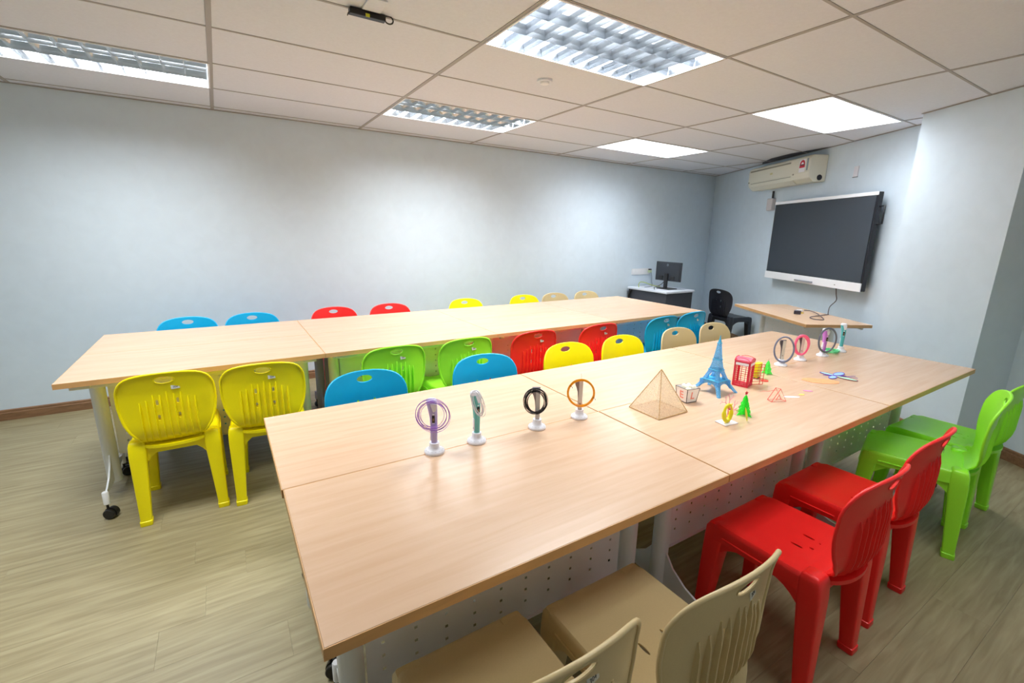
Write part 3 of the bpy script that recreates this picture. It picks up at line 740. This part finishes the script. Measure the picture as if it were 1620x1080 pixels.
def pen_flat(lab, loc, rz, hgt, c1, c2):
    """slim upright bar with a darker curved grip on one side"""
    t = thing('drawing_pen', lab, 'pen', loc, rz, 'drawing pens on round white stands'); stand(t)
    link('barrel', MB().box(-.0075, -.007, .034, .0085, .007, hgt).mesh('barrel', mat('pen_body', rgb(*c1), .35), bevel=.002), t)
    prof = [(-.008, hgt), (-.022, hgt - .004), (-.0225, hgt - .018), (-.017, hgt - .03), (-.0115, hgt - .05), (-.009, hgt - .075), (-.008, .036)]
    link('grip', MB().extr([(x, -.0055, z) for x, z in prof] + [(-.0076, -.0055, .036), (-.0076, -.0055, hgt)], (0, .011, 0)).mesh('grip', mat('pen_grip', rgb(*c2), .4), bevel=.0006, seg=1), t)
    link('cap', MB().extr([(-.022, -.0065, hgt + .0003), (.0085, -.0065, hgt + .0003), (.0085, -.0065, hgt + .003), (-.02, -.0065, hgt + .0015)], (0, .013, 0)).mesh('cap', mat('pen_cap', rgb(90, 80, 86), .4)), t)
    link('button', MB().box(-.002, -.0082, .058, .001, -.0068, .064).mesh('button', mat('button_red', rgb(120, 40, 40), .4)), t)
    link('base_seam', MB().box(-.0078, -.0074, .0368, .0088, .0074, .0378).mesh('base_seam', M_blk), t)
    return t
VA = math.radians(-33)    # pens turned towards the camera
PEN = [(.472, .180), (.632, .180), (.888, .172), (1.096, .170), (2.640, .188), (2.868, .194), (3.110, .178), (3.345, .176)]
P = [(x, y, ZT) for x, y in PEN]
def fr(i, rz, h, d=.021, side=0):   # a point in front of pen i
    return (P[i][0] + d * math.sin(rz) + side * math.cos(rz), P[i][1] - d * math.cos(rz) + side * math.sin(rz), ZT + h)
pen_round('violet drawing pen on a white stand, leftmost of the pens', P[0], VA + .1, (188, 178, 226), .190)
coil('loose purple filament loops around the violet pen', 'filament_coil', fr(0, VA, .140), .049, 10, .0008, mat('fil_purple', rgb(190, 138, 240), .35), VA, .13, 3)
pen_round('turquoise drawing pen on a white stand, second from the left', P[1], VA + .5, (110, 196, 194), .190)
coil('thin white filament loops hung over the turquoise pen', 'filament_coil', fr(1, VA, .155, .028, .008), .042, 8, .0009, mat('fil_white', rgb(244, 245, 252), .3), VA, .14, 5, .35, -.3)
pen_flat('silver drawing pen with grey grip inside a black coil', P[2], VA, .160, (214, 212, 212), (150, 142, 144))
coil('thick bundle of black filament on the silver pen', 'filament_coil', fr(2, VA, .112, .016, -.008), .0455, 22, .0009, mat('fil_black', rgb(36, 40, 46), .3), VA, .13, 8, .86)
pen_flat('pale grey drawing pen with brown grey grip inside an orange ring', P[3], VA, .158, (222, 218, 216), (140, 126, 122))
coil('neat orange filament ring with two black ties', 'filament_coil', fr(3, VA, .110, .015), .0545, 20, .0022, mat('fil_orange', rgb(255, 168, 16), .35), VA, .035, 9, .95, ties=True)
link('pink_thread', MB().tube([(0, 0, .161), (.001, 0, .175), (-.001, 0, .186)], .0007, 5).mesh('pink_thread', mat('thread_pink', rgb(240, 160, 175), .4)), bpy.data.objects['drawing_pen.003'])
pen_flat('cream drawing pen with black grip inside a slate coil, far group left', P[4], VA - .2, .150, (222, 220, 208), (76, 76, 84))
coil('slate grey filament ring leaning on the cream pen', 'filament_coil', fr(4, VA - .35, .101, .023), .075, 18, .0024, mat('fil_slate', rgb(128, 134, 160), .35), VA - .35, .03, 11, .66)
pen_flat('cream drawing pen with dark grip inside a pink coil', P[5], VA - .2, .150, (226, 222, 212), (84, 66, 74))
coil('pink filament loops around the cream pen', 'filament_coil', fr(5, VA - .35, .099, .026, -.008), .058, 22, .0022, mat('fil_pink', rgb(252, 110, 150), .35), VA - .35, .085, 13, .60)
pen_round('magenta drawing pen on a white stand inside a dark grey ring', P[6], VA + .1, (206, 130, 226), .178)
coil('dark grey filament ring around the magenta pen', 'filament_coil', fr(6, VA, .108, .023), .076, 20, .0026, mat('fil_grey', rgb(112, 116, 132), .35), VA, .03, 15, .70)
pen_round('teal drawing pen on a white stand, rightmost of the pens', P[7], VA - .5, (86, 188, 196), .190)
mb = MB(); rr = random.Random(4)
for l in range(12):
    r = .046 + rr.uniform(-.010, .006); dx, dy = rr.uniform(-.012, .002), rr.uniform(-.01, .01)
    mb.tube([(r * 1.1 * math.cos(a) + dx, r * .8 * math.sin(a) + dy, .0065 + .0012 * l + .003 * math.sin(2 * a + l)) for a in [2 * PI * k / 36 for k in range(36)]], .0019, 5, closed=True)
thing('filament_coil', 'green filament loops lying around the teal pen', 'filament', (P[7][0] - .087, P[7][1] + .015, ZT), me=mb.mesh('filament_coil', mat('fil_green', rgb(110, 226, 160), .35), smooth=70))
# ------------------------------------------------------------------ printed models
def lace(name, col, scale, thr, rough=.5, minalpha=.42):
    """irregular web of thin strands: light shines through, cells between strands are mostly open"""
    m = mat(name, rgb(*col), rough); nt = m.node_tree; N = nt.nodes; L = nt.links; p = N['Principled BSDF']
    tc = N.new('ShaderNodeTexCoord'); v = N.new('ShaderNodeTexVoronoi'); v.feature = 'DISTANCE_TO_EDGE'; v.inputs['Scale'].default_value = scale
    r = N.new('ShaderNodeMath'); r.operation = 'LESS_THAN'; r.inputs[1].default_value = thr
    mp = N.new('ShaderNodeMath'); mp.operation = 'MAXIMUM'; mp.inputs[1].default_value = minalpha
    tl_ = N.new('ShaderNodeBsdfTranslucent'); tl_.inputs[0].default_value = rgb(*col); tp = N.new('ShaderNodeBsdfTransparent')
    m1 = N.new('ShaderNodeMixShader'); m1.inputs[0].default_value = .5; m2 = N.new('ShaderNodeMixShader')
    L.new(tc.outputs['Object'], v.inputs['Vector']); L.new(v.outputs['Distance'], r.inputs[0]); L.new(r.outputs[0], mp.inputs[0])
    L.new(p.outputs[0], m1.inputs[1]); L.new(tl_.outputs[0], m1.inputs[2])
    L.new(mp.outputs[0], m2.inputs[0]); L.new(tp.outputs[0], m2.inputs[1]); L.new(m1.outputs[0], m2.inputs[2])
    L.new(m2.outputs[0], N['Material Output'].inputs[0])
    return m
M_sand = lace('sand_lace', (252, 242, 222), 260, .07, minalpha=.17); M_sandrod = noisy(mat('sand_rod', rgb(206, 172, 118), .5), 60, .15)
py = thing('pyramid_model', 'sand coloured see-through pyramid of hardened thread', 'pyramid', (1.447, .068, ZT))
hb = .088; ap = (0, 0, .180); cs = [(-hb, -hb * .92, .0028), (hb, -hb * .92, .0028), (hb, hb * .92, .0028), (-hb, hb * .92, .0028)]
for k in range(4):
    a, b = Vector(cs[k]), Vector(cs[(k + 1) % 4]); nrm = (b - a).cross(Vector(ap) - a).normalized() * .0008
    link('face', MB().extr([a, b, Vector(ap)], -nrm).mesh('face', M_sand), py)
rods = MB()
for k in range(4): rods.tube([cs[k], cs[(k + 1) % 4]], .0022, 6); rods.tube([cs[k], ap], .0017, 6)
link('rods', rods.mesh('rods', M_sandrod, smooth=70), py)
# letter box
cb = thing('letter_box', 'small open white box with black edges and pink letters', 'box', (1.650, .080, ZT), math.radians(-8))
hh, zb = .030, .066
M_pap = mat('box_white', rgb(250, 246, 250), .5); M_line = mat('line_black', rgb(24, 20, 28), .5); M_let = mat('letter_pink', rgb(240, 150, 140), .5)
def bx(z): return .0285 + .0075 * z / zb
for q in range(4):
    Rq = Matrix.Rotation(q * PI / 2, 4, 'Z'); a, b = bx(0), bx(zb)
    link('side', MB().extr([Rq @ Vector(p) for p in ((-a, -a, .001), (a, -a, .001), (b, -b, zb), (-b, -b, zb))], Rq.to_3x3() @ Vector((0, .0012, 0))).mesh('side', M_pap), cb)
ln = MB()
for q in range(4):
    Rq = Matrix.Rotation(q * PI / 2, 4, 'Z'); a, b = bx(0), bx(zb)
    ln.tube([Rq @ Vector((-a, -a, .0012)), Rq @ Vector((-b, -b, zb))], .0016, 5); ln.tube([Rq @ Vector((-b, -b, zb)), Rq @ Vector((b, -b, zb))], .0012, 5); ln.tube([Rq @ Vector((-a, -a, .0024)), Rq @ Vector((a, -a, .0024))], .0018, 5)
link('edge_lines', ln.mesh('edge_lines', M_line), cb)
tl = math.atan2(.008, zb)
for ch, q in (('E', 3), ('L', 0)):
    Rq = Matrix.Rotation(q * PI / 2, 4, 'Z'); p = Rq @ Vector((0, -bx(zb / 2) - .0006, zb * .50))
    lt = text_mesh(ch, .048, M_let, .0003, .0008)
    o = link('letter', lt, cb, p); o.rotation_euler = (Rq @ Matrix.Rotation(PI / 2 + tl, 4, 'X')).to_euler(); o['label'] = 'pink letter ' + ch
pc = MB(); rr = random.Random(2)
for k in range(14): pc.ball((rr.uniform(-.024, .024), rr.uniform(-.024, .024), .058 + rr.uniform(0, .012)), rr.uniform(.008, .0105), 8, 5)
link('filling', pc.mesh('filling', mat('popcorn', rgb(250, 248, 226), .6), smooth=60), cb)
link('bottom', MB().box(-.024, -.024, .0005, .024, .024, .002).mesh('bottom', M_pap), cb)
# tower
M_tow = lace('tower_lace', (120, 200, 245), 260, .12, minalpha=.5); M_towd = mat('tower_band', rgb(70, 180, 224), .5)
tw = thing('tower_model', 'tall light blue lattice tower model', 'tower', (1.880, .100, ZT), math.radians(2))
def tow_half(z): return interp([(0, .077), (.02, .064), (.045, .049), (.075, .036), (.10, .027), (.13, .0195), (.16, .0150), (.20, .0105), (.235, .0070), (.262, .0030)], z)
def corner_leg(sx, sy):
    rings = []
    for z, wd in ((0, .013), (.012, .013), (.025, .0145), (.04, .017), (.055, .0215), (.062, .026)):
        h = tow_half(z); x1, y1 = sx * h, sy * h; x0, y0 = sx * (h - wd), sy * (h - wd)
        rings.append([Vector((x0, y0, z)), Vector((x1, y0, z)), Vector((x1, y1, z)), Vector((x0, y1, z))])
    return MB().loft(rings).mesh('leg', M_tow)
for sx in (-1, 1):
    for sy in (-1, 1): link('leg', corner_leg(sx, sy), tw)
ar = MB()   # arches between the legs
for q in range(4):
    Rq = Matrix.Rotation(q * PI / 2, 4, 'Z'); rgs = []
    for k in range(13):
        u = -1 + k / 6.0; hx = .048 * u; zl = .047 - .030 * abs(u) ** 2.4; zu = .060; yy = -tow_half((zl + zu) / 2) + .001
        rgs.append([Rq @ Vector((hx, yy, zl)), Rq @ Vector((hx, yy + .002, zl)), Rq @ Vector((hx * .95, yy + .002, zu)), Rq @ Vector((hx * .95, yy, zu))])
    ar.loft(rgs)
link('arches', ar.mesh('arches', M_tow), tw)
def band(z, ex=.002, t=.004):
    h = tow_half(z) + ex; return MB().box(-h, -h, z, h, h, z + t).mesh('platform', M_towd, bevel=.0006, seg=1)
for z in (.060, .108, .158, .236): link('platform', band(z), tw)
mid = MB()    # second stage: four leaning legs around openings
for sx in (-1, 1):
    for sy in (-1, 1):
        rgs = []
        for z, wd in ((.064, .020), (.080, .014), (.095, .016), (.1075, .026)):
            h = tow_half(z); rgs.append([Vector((sx * (h - wd), sy * (h - wd), z)), Vector((sx * h, sy * (h - wd), z)), Vector((sx * h, sy * h, z)), Vector((sx * (h - wd), sy * h, z))])
        mid.loft(rgs)
link('middle_stage', mid.mesh('middle_stage', M_tow), tw)
up = MB(); up.loft([[Vector((a * tow_half(z), b * tow_half(z), z)) for a, b in ((-1, -1), (1, -1), (1, 1), (-1, 1))] for z in (.112, .13, .1575)])
up.loft([[Vector((a * tow_half(z), b * tow_half(z), z)) for a, b in ((-1, -1), (1, -1), (1, 1), (-1, 1))] for z in (.162, .18, .20, .235)])
link('upper_shaft', up.mesh('upper_shaft', M_tow), tw)
link('spire', MB().loft([[Vector((a * r, b * r, z)) for a, b in ((-1, -1), (1, -1), (1, 1), (-1, 1))] for z, r in ((.2405, .006), (.25, .0045), (.262, .002), (.275, .0012))]).mesh('spire', M_towd), tw)
# phone box
M_bx = mat('booth_red', rgb(222, 34, 62), .4); M_rf = mat('booth_roof', rgb(236, 96, 120), .45)
pb = thing('phone_box_model', 'red phone box model with an open wire door', 'phone box', (2.092, .088, ZT), math.radians(14))
h, Z = .037, .128
pst = MB().box(-.004, -.004, .001, .004, .004, Z).mesh('post', M_bx)
for sx in (-1, 1):
    for sy in (-1, 1): link('post', pst, pb, (sx * (h - .004), sy * (h - .004), 0))
link('base', MB().box(-h, -h, 0, h, h, .010).mesh('base', M_bx, bevel=.001, seg=1), pb)
link('head', MB().box(-h, -h, Z - .022, h, h, Z).mesh('head', M_bx, bevel=.001, seg=1), pb)
for q in range(4):
    Rq = Matrix.Rotation(q * PI / 2, 4, 'Z'); M4 = Rq
    link('sign', MB().box(-h + .007, -h - .0008, Z - .019, h - .007, -h + .0002, Z - .006, M4).mesh('sign', M_pap), pb)
    if q != 1:
        gb = MB()
        for k in range(9): gb.box(-h + .006, -h + .001, .014 + k * .0107, h - .006, -h + .0025, .0158 + k * .0107, M4)
        for x in (-.019, 0, .019): gb.box(x - .0011, -h + .0006, .008, x + .0011, -h + .0029, Z - .02, M4)
        link('window_bars', gb.mesh('window_bars', M_bx), pb)
rgs = []
for k in range(9):
    a = PI * k / 8; rgs.append([Vector((-h * math.cos(a), s, Z + .016 * math.sin(a) + .0005)) for s in (-h, h)] + [Vector((-h * math.cos(a), s, Z + .0002)) for s in (h, -h)])
link('roof', MB().loft(rgs).mesh('roof', M_rf), pb)
rim = MB()
for q in range(4):
    Rq = Matrix.Rotation(q * PI / 2, 4, 'Z'); rim.tube([Rq @ Vector((-h * math.cos(PI * k / 8), -h, Z + .018 * math.sin(PI * k / 8))) for k in range(9)], .0016, 5)
link('roof_rim', rim.mesh('roof_rim', M_bx), pb)
dr = MB(); dw = .062
for k in range(8): dr.box(0, -.0009, .001 + k * .0148, dw, .0009, .0030 + k * .0148)
for x in (0, .042, dw - .0016): dr.box(x, -.0011, .001, x + .0020, .0011, .1064)
link('door', dr.mesh('door', mat('wire_orange', rgb(214, 50, 36), .4)), pb, (h + .001, -h + .004, 0), (0, 0, math.radians(-38)))
# yellow block figure (generic)
M_yb = mat('block_yellow', rgb(232, 232, 10), .45)
yb = thing('yellow_block_model', 'yellow square figure behind the wire door', 'figure', (2.265, .115, ZT), math.radians(10))
link('body', MB().box(-.017, -.010, .006, .017, .010, .040).mesh('body', mat('block_olive', rgb(206, 204, 30), .45), bevel=.002), yb)
link('head', MB().box(-.030, -.012, .0405, .030, .012, .085).mesh('head', M_yb, bevel=.002), yb)
link('feet', MB().box(-.016, -.011, 0, .018, .009, .0058).mesh('feet', M_line), yb)
mk = MB(); [mk.ball((x, -.0125, z), .0022, 6, 4) for x, z in ((.008, .064), (.021, .070), (.014, .054))]
link('marks', mk.mesh('marks', M_line), yb)
# trees
def tree(lab, loc, hgt, w0, tiers, rz, col, star=False):
    t = thing('tree_model', lab, 'tree', loc, rz)
    m = lace('tree_lace_' + str(round(hgt * 1000)), col, 330, .16, minalpha=.6); fin = []
    for q in range(4):
        a = q * PI / 2 + .3; d = Vector((math.cos(a), math.sin(a), 0)); nn = Vector((-d.y, d.x, 0)) * .0022
        prof = [(0, .002)]
        for k in range(tiers):
            z0 = hgt * (k / tiers) * .93; ww = w0 * (1 - k / (tiers + .35))
            prof += [(ww, z0 + .002 + .004 * (k > 0)), (ww * .62, z0 + hgt / tiers * .72)]
        prof.append((0, hgt))
        # fan of quads against the trunk line
        mb = MB(); ed = prof[1:-1]
        rg = [[Vector((0, 0, z)) - nn, Vector((0, 0, z)) + nn, d * w_ + Vector((0, 0, z)) + nn * .6, d * w_ + Vector((0, 0, z)) - nn * .6] for w_, z in ed] + [[Vector((0, 0, hgt)) - nn * .3, Vector((0, 0, hgt)) + nn * .3, d * .001 + Vector((0, 0, hgt)) + nn * .3, d * .001 + Vector((0, 0, hgt)) - nn * .3]]
        mb.loft(rg); link('branch_fin', mb.mesh('branch_fin', m), t)
    link('trunk', MB().tube([(0, 0, 0), (0, 0, hgt * .97)], .0022, 6).mesh('trunk', mat('tree_trunk_' + str(round(hgt * 1000)), rgb(*[int(c * .85) for c in col]), .5)), t)
    if star:
        s = MB(); pts = [((.0085 if k % 2 == 0 else .0036) * math.sin(PI * k / 5), -.0012, hgt + .008 + (.0085 if k % 2 == 0 else .0036) * math.cos(PI * k / 5)) for k in range(10)]
        s.extr(pts, (0, .0024, 0)); s.tube([(0, 0, hgt - .004), (0, 0, hgt + .004)], .0016, 5)
        link('star', s.mesh('star', mat('star_red', rgb(214, 30, 60), .4)), t)
    else:
        link('tip', MB().tube([(0, 0, hgt * .97), (0, 0, hgt + .010)], .0008, 5).mesh('tip', mat('tip_brown', rgb(180, 140, 110), .5)), t)
    return t
tree('green fir tree model with a red star on top', (1.722, -.150, ZT), .088, .040, 4, -.5, (90, 250, 96), True)
tree('small green fir tree model without a star, behind the phone box', (2.395, .132, ZT), .076, .028, 3, .2, (120, 255, 130))
# red disc with thin threads, wire triangle
thing('red_disc', 'small flat red disc lying on the table', 'disc', (2.262, .068, ZT), me=MB().lathe([(.017, 0), (.0185, .002), (.017, .004)], 24).mesh('red_disc', mat('disc_red', rgb(238, 60, 40), .4), smooth=50))
M_wr = mat('wire_red', rgb(226, 60, 44), .4)
tr = thing('triangle_frame', 'red wire triangle frame standing on the table', 'frame', (2.015, -.128, ZT), math.radians(-22))
def tri(y, s, zo): return [(-s, y, zo), (s, y, zo), (0, y, zo + s * 1.62)]
link('front_triangle', MB().tube(tri(-.014, .037, .002), .0017, 6, closed=True).mesh('front_triangle', M_wr), tr)
link('rear_triangle', MB().tube(tri(.016, .034, .002), .0016, 6, closed=True).mesh('rear_triangle', M_wr), tr)
link('inner_triangle', MB().tube([(-.014, -.012, .010), (.014, -.012, .010), (0, -.012, .034)], .0015, 6, closed=True).mesh('inner_triangle', M_wr), tr)
cr = MB()
for a, b in zip(tri(-.014, .037, .002), tri(.016, .034, .002)): cr.tube([a, b], .0010, 5)
cr.tube([(0, .014, .05), (.01, .07, .02), (.03, .13, .002)], .0005, 4); cr.tube([(-.004, -.010, .056), (-.01, .05, .03), (.01, .12, .002)], .0005, 4)
link('cross_wires', cr.mesh('cross_wires', M_wr), tr)
# coral figurine on white plate
fg = thing('coral_figurine', 'yellow and pink coral figurine on a small white plate', 'figurine', (1.578, -.166, ZT), math.radians(-8))
link('plate', MB().box(-.036, -.026, 0, .036, .026, .0045).mesh('plate', M_pap, bevel=.0015), fg)
M_fy = mat('fig_yellow', rgb(238, 232, 30), .4); M_fp = mat('fig_pink', rgb(248, 120, 155), .4)
ly = []
for k in range(25):
    t_ = k / 24; a = -PI / 2 + 2 * PI * t_; wd = .0195; hx = wd * math.cos(a); hz = .0475 + .034 * math.sin(a)
    ly.append(Vector((-.010 + hx, -.008, hz)))
rad = [.0085 if math.sin(-PI / 2 + 2 * PI * k / 24) < .2 else .0052 for k in range(24)]
link('yellow_body', MB().tube(ly[:-1], rad, 8, closed=True).mesh('yellow_body', M_fy, smooth=70), fg)
hd = MB().ball((-.008, -.008, .070), .0085, 10, 7); hd.extr([(-.016, -.010, .074), (-.012, -.010, .087), (-.006, -.010, .078)], (0, .004, 0)); hd.extr([(-.004, -.010, .078), (.010, -.010, .084), (.004, -.010, .072)], (0, .004, 0))
link('yellow_crest', hd.mesh('yellow_crest', mat('fig_orange', rgb(250, 205, 60), .4), smooth=40), fg)
link('pink_face', MB().ball((-.010, -.0145, .066), .0052, 8, 6).mesh('pink_face', M_fp, smooth=60), fg)
br = MB(); rr = random.Random(6)
def branch(p, d, L_, r, lvl):
    q = Vector(p) + Vector(d) * L_; mid_ = (Vector(p) + q) / 2 + Vector((rr.uniform(-.002, .002), 0, rr.uniform(-.002, .002)))
    br.tube([p, mid_, q], [r * 1.25, r * 1.1, r * .95], 5)
    if lvl:
        for s in (-1, 1):
            dd = Vector(d); dd.rotate(Matrix.Rotation(s * rr.uniform(.35, .75), 3, 'Y')); branch(q, dd, L_ * .72, r * .7, lvl - 1)
branch(Vector((.004, .002, .004)), Vector((.12, 0, 1)).normalized(), .030, .0028, 0)
branch(Vector((.0075, .002, .033)), Vector((.75, 0, .65)).normalized(), .026, .0016, 3)
branch(Vector((.0075, .002, .033)), Vector((.95, 0, .05)).normalized(), .022, .0014, 2)
branch(Vector((.006, .002, .033)), Vector((-.18, 0, 1)).normalized(), .036, .0016, 3)
link('pink_coral', br.mesh('pink_coral', M_fp), fg)
link('pink_root', MB().loft([[Vector((x * a + .004, y * a * .6 + .002, z)) for x, y in ((-1, -1), (1, -1), (1, 1), (-1, 1))] for z, a in ((.0048, .011), (.012, .006), (.03, .003))]).mesh('pink_root', M_fp), fg)
lf = MB(); rg = []
for k in range(10):
    t_ = k / 9; wd = .0062 * math.sin(PI * min(.98, max(.02, t_))) ** .7 + .0006; x = lerp(.022, 0, t_); z = lerp(.001, .062, t_)
    rg.append([Vector((x - wd, -.001, z)), Vector((x, -.0022, z)), Vector((x + wd, -.001, z)), Vector((x, .0012, z))])
lf.loft(rg)
thing('yellow_leaf', 'narrow yellow green leaf piece leaning beside the coral figurine', 'leaf', (1.645, -.196, ZT), math.radians(-5), me=lf.mesh('yellow_leaf', mat('leaf_lime', rgb(226, 234, 70), .4), smooth=50))
# flat pieces
def flat(name, lab, cat, pts, m, t=.002):
    cx = sum(p[0] for p in pts) / len(pts); cy = sum(p[1] for p in pts) / len(pts)
    return thing(name, lab, cat, (cx, cy, ZT), me=MB().prism([(p[0] - cx, p[1] - cy) for p in pts], .0001, t).mesh(name, m, bevel=.0005, seg=1))
def blob(cx, cy, a, b, rz, n=16, wob=.12, seed=1):
    r_ = random.Random(seed); out = []
    for k in range(n):
        q = 2 * PI * k / n; f = 1 + r_.uniform(-wob, wob); x, y = a * f * math.cos(q), b * f * math.sin(q)
        out.append((cx + x * math.cos(rz) - y * math.sin(rz), cy + x * math.sin(rz) + y * math.cos(rz)))
    return out
flat('white_piece', 'flat white feather shaped piece on the table', 'piece', blob(2.128, -.135, .036, .010, -.55, seed=2), M_pap)
flat('yellow_piece', 'tiny flat yellow piece on the table', 'piece', blob(2.208, -.142, .016, .0085, -.4, seed=3), mat('piece_yellow', rgb(252, 214, 110), .5))
flat('pink_piece', 'tiny flat pink leaf shaped piece on the table', 'piece', blob(2.292, -.130, .021, .008, -.75, seed=4), mat('piece_pink', rgb(244, 140, 196), .5))
flat('orange_piece', 'flat orange wing shaped piece of hardened thread', 'piece', [(2.455, -.02), (2.49, -.005), (2.53, -.03), (2.585, -.085), (2.60, -.135), (2.565, -.15), (2.53, -.138), (2.49, -.112), (2.455, -.075)], noisy(mat('piece_orange', rgb(255, 166, 108), .5), 90, .08))
bf = thing('butterfly_model', 'purple outlined butterfly with pale green and blue wings', 'butterfly', (2.69, -.078, ZT), math.radians(-42)); bf.scale = (1.22, 1.22, 1.0)
M_pu = mat('fly_purple', rgb(104, 60, 190), .4); M_lv = mat('fly_blue', rgb(150, 195, 250), .45); M_gr = mat('fly_green', rgb(170, 230, 195), .45); M_mr = mat('fly_maroon', rgb(140, 60, 90), .45)
for s, nm, aa in ((1, 'wing', .9), (-1, 'wing', .9)):
    for c_, (ox, oy, a_, b_, rz_) in enumerate(((.030, .034 * s, .040, .016, .75 * s), (-.022, .026 * s, .028, .013, 2.3 * s))):
        w_ = blob(ox, oy, a_, b_, rz_, 18, .05, 5 + c_)
        wo = link('wing', MB().prism(w_, .0022, .0036).mesh('wing', M_lv if (c_ + (s > 0)) % 2 else M_gr), bf)
        link('wing_edge', MB().tube([(x, y, .003) for x, y in w_], .0019, 5, closed=True).mesh('wing_edge', M_pu if (c_ or s > 0) else M_mr), wo)
link('body', MB().tube([(-.05, 0, .003), (-.02, 0, .0035), (.03, 0, .0035), (.045, 0, .003)], [.0012, .0026, .0028, .002], 6).mesh('body', M_pu), bf)
an = MB(); an.tube([(.045, 0, .003), (.07, .012, .003), (.088, .014, .003)], .0010, 5); an.tube([(.045, 0, .003), (.068, -.012, .003), (.082, -.016, .003)], .0010, 5)
link('antennae', an.mesh('antennae', M_pu), bf)
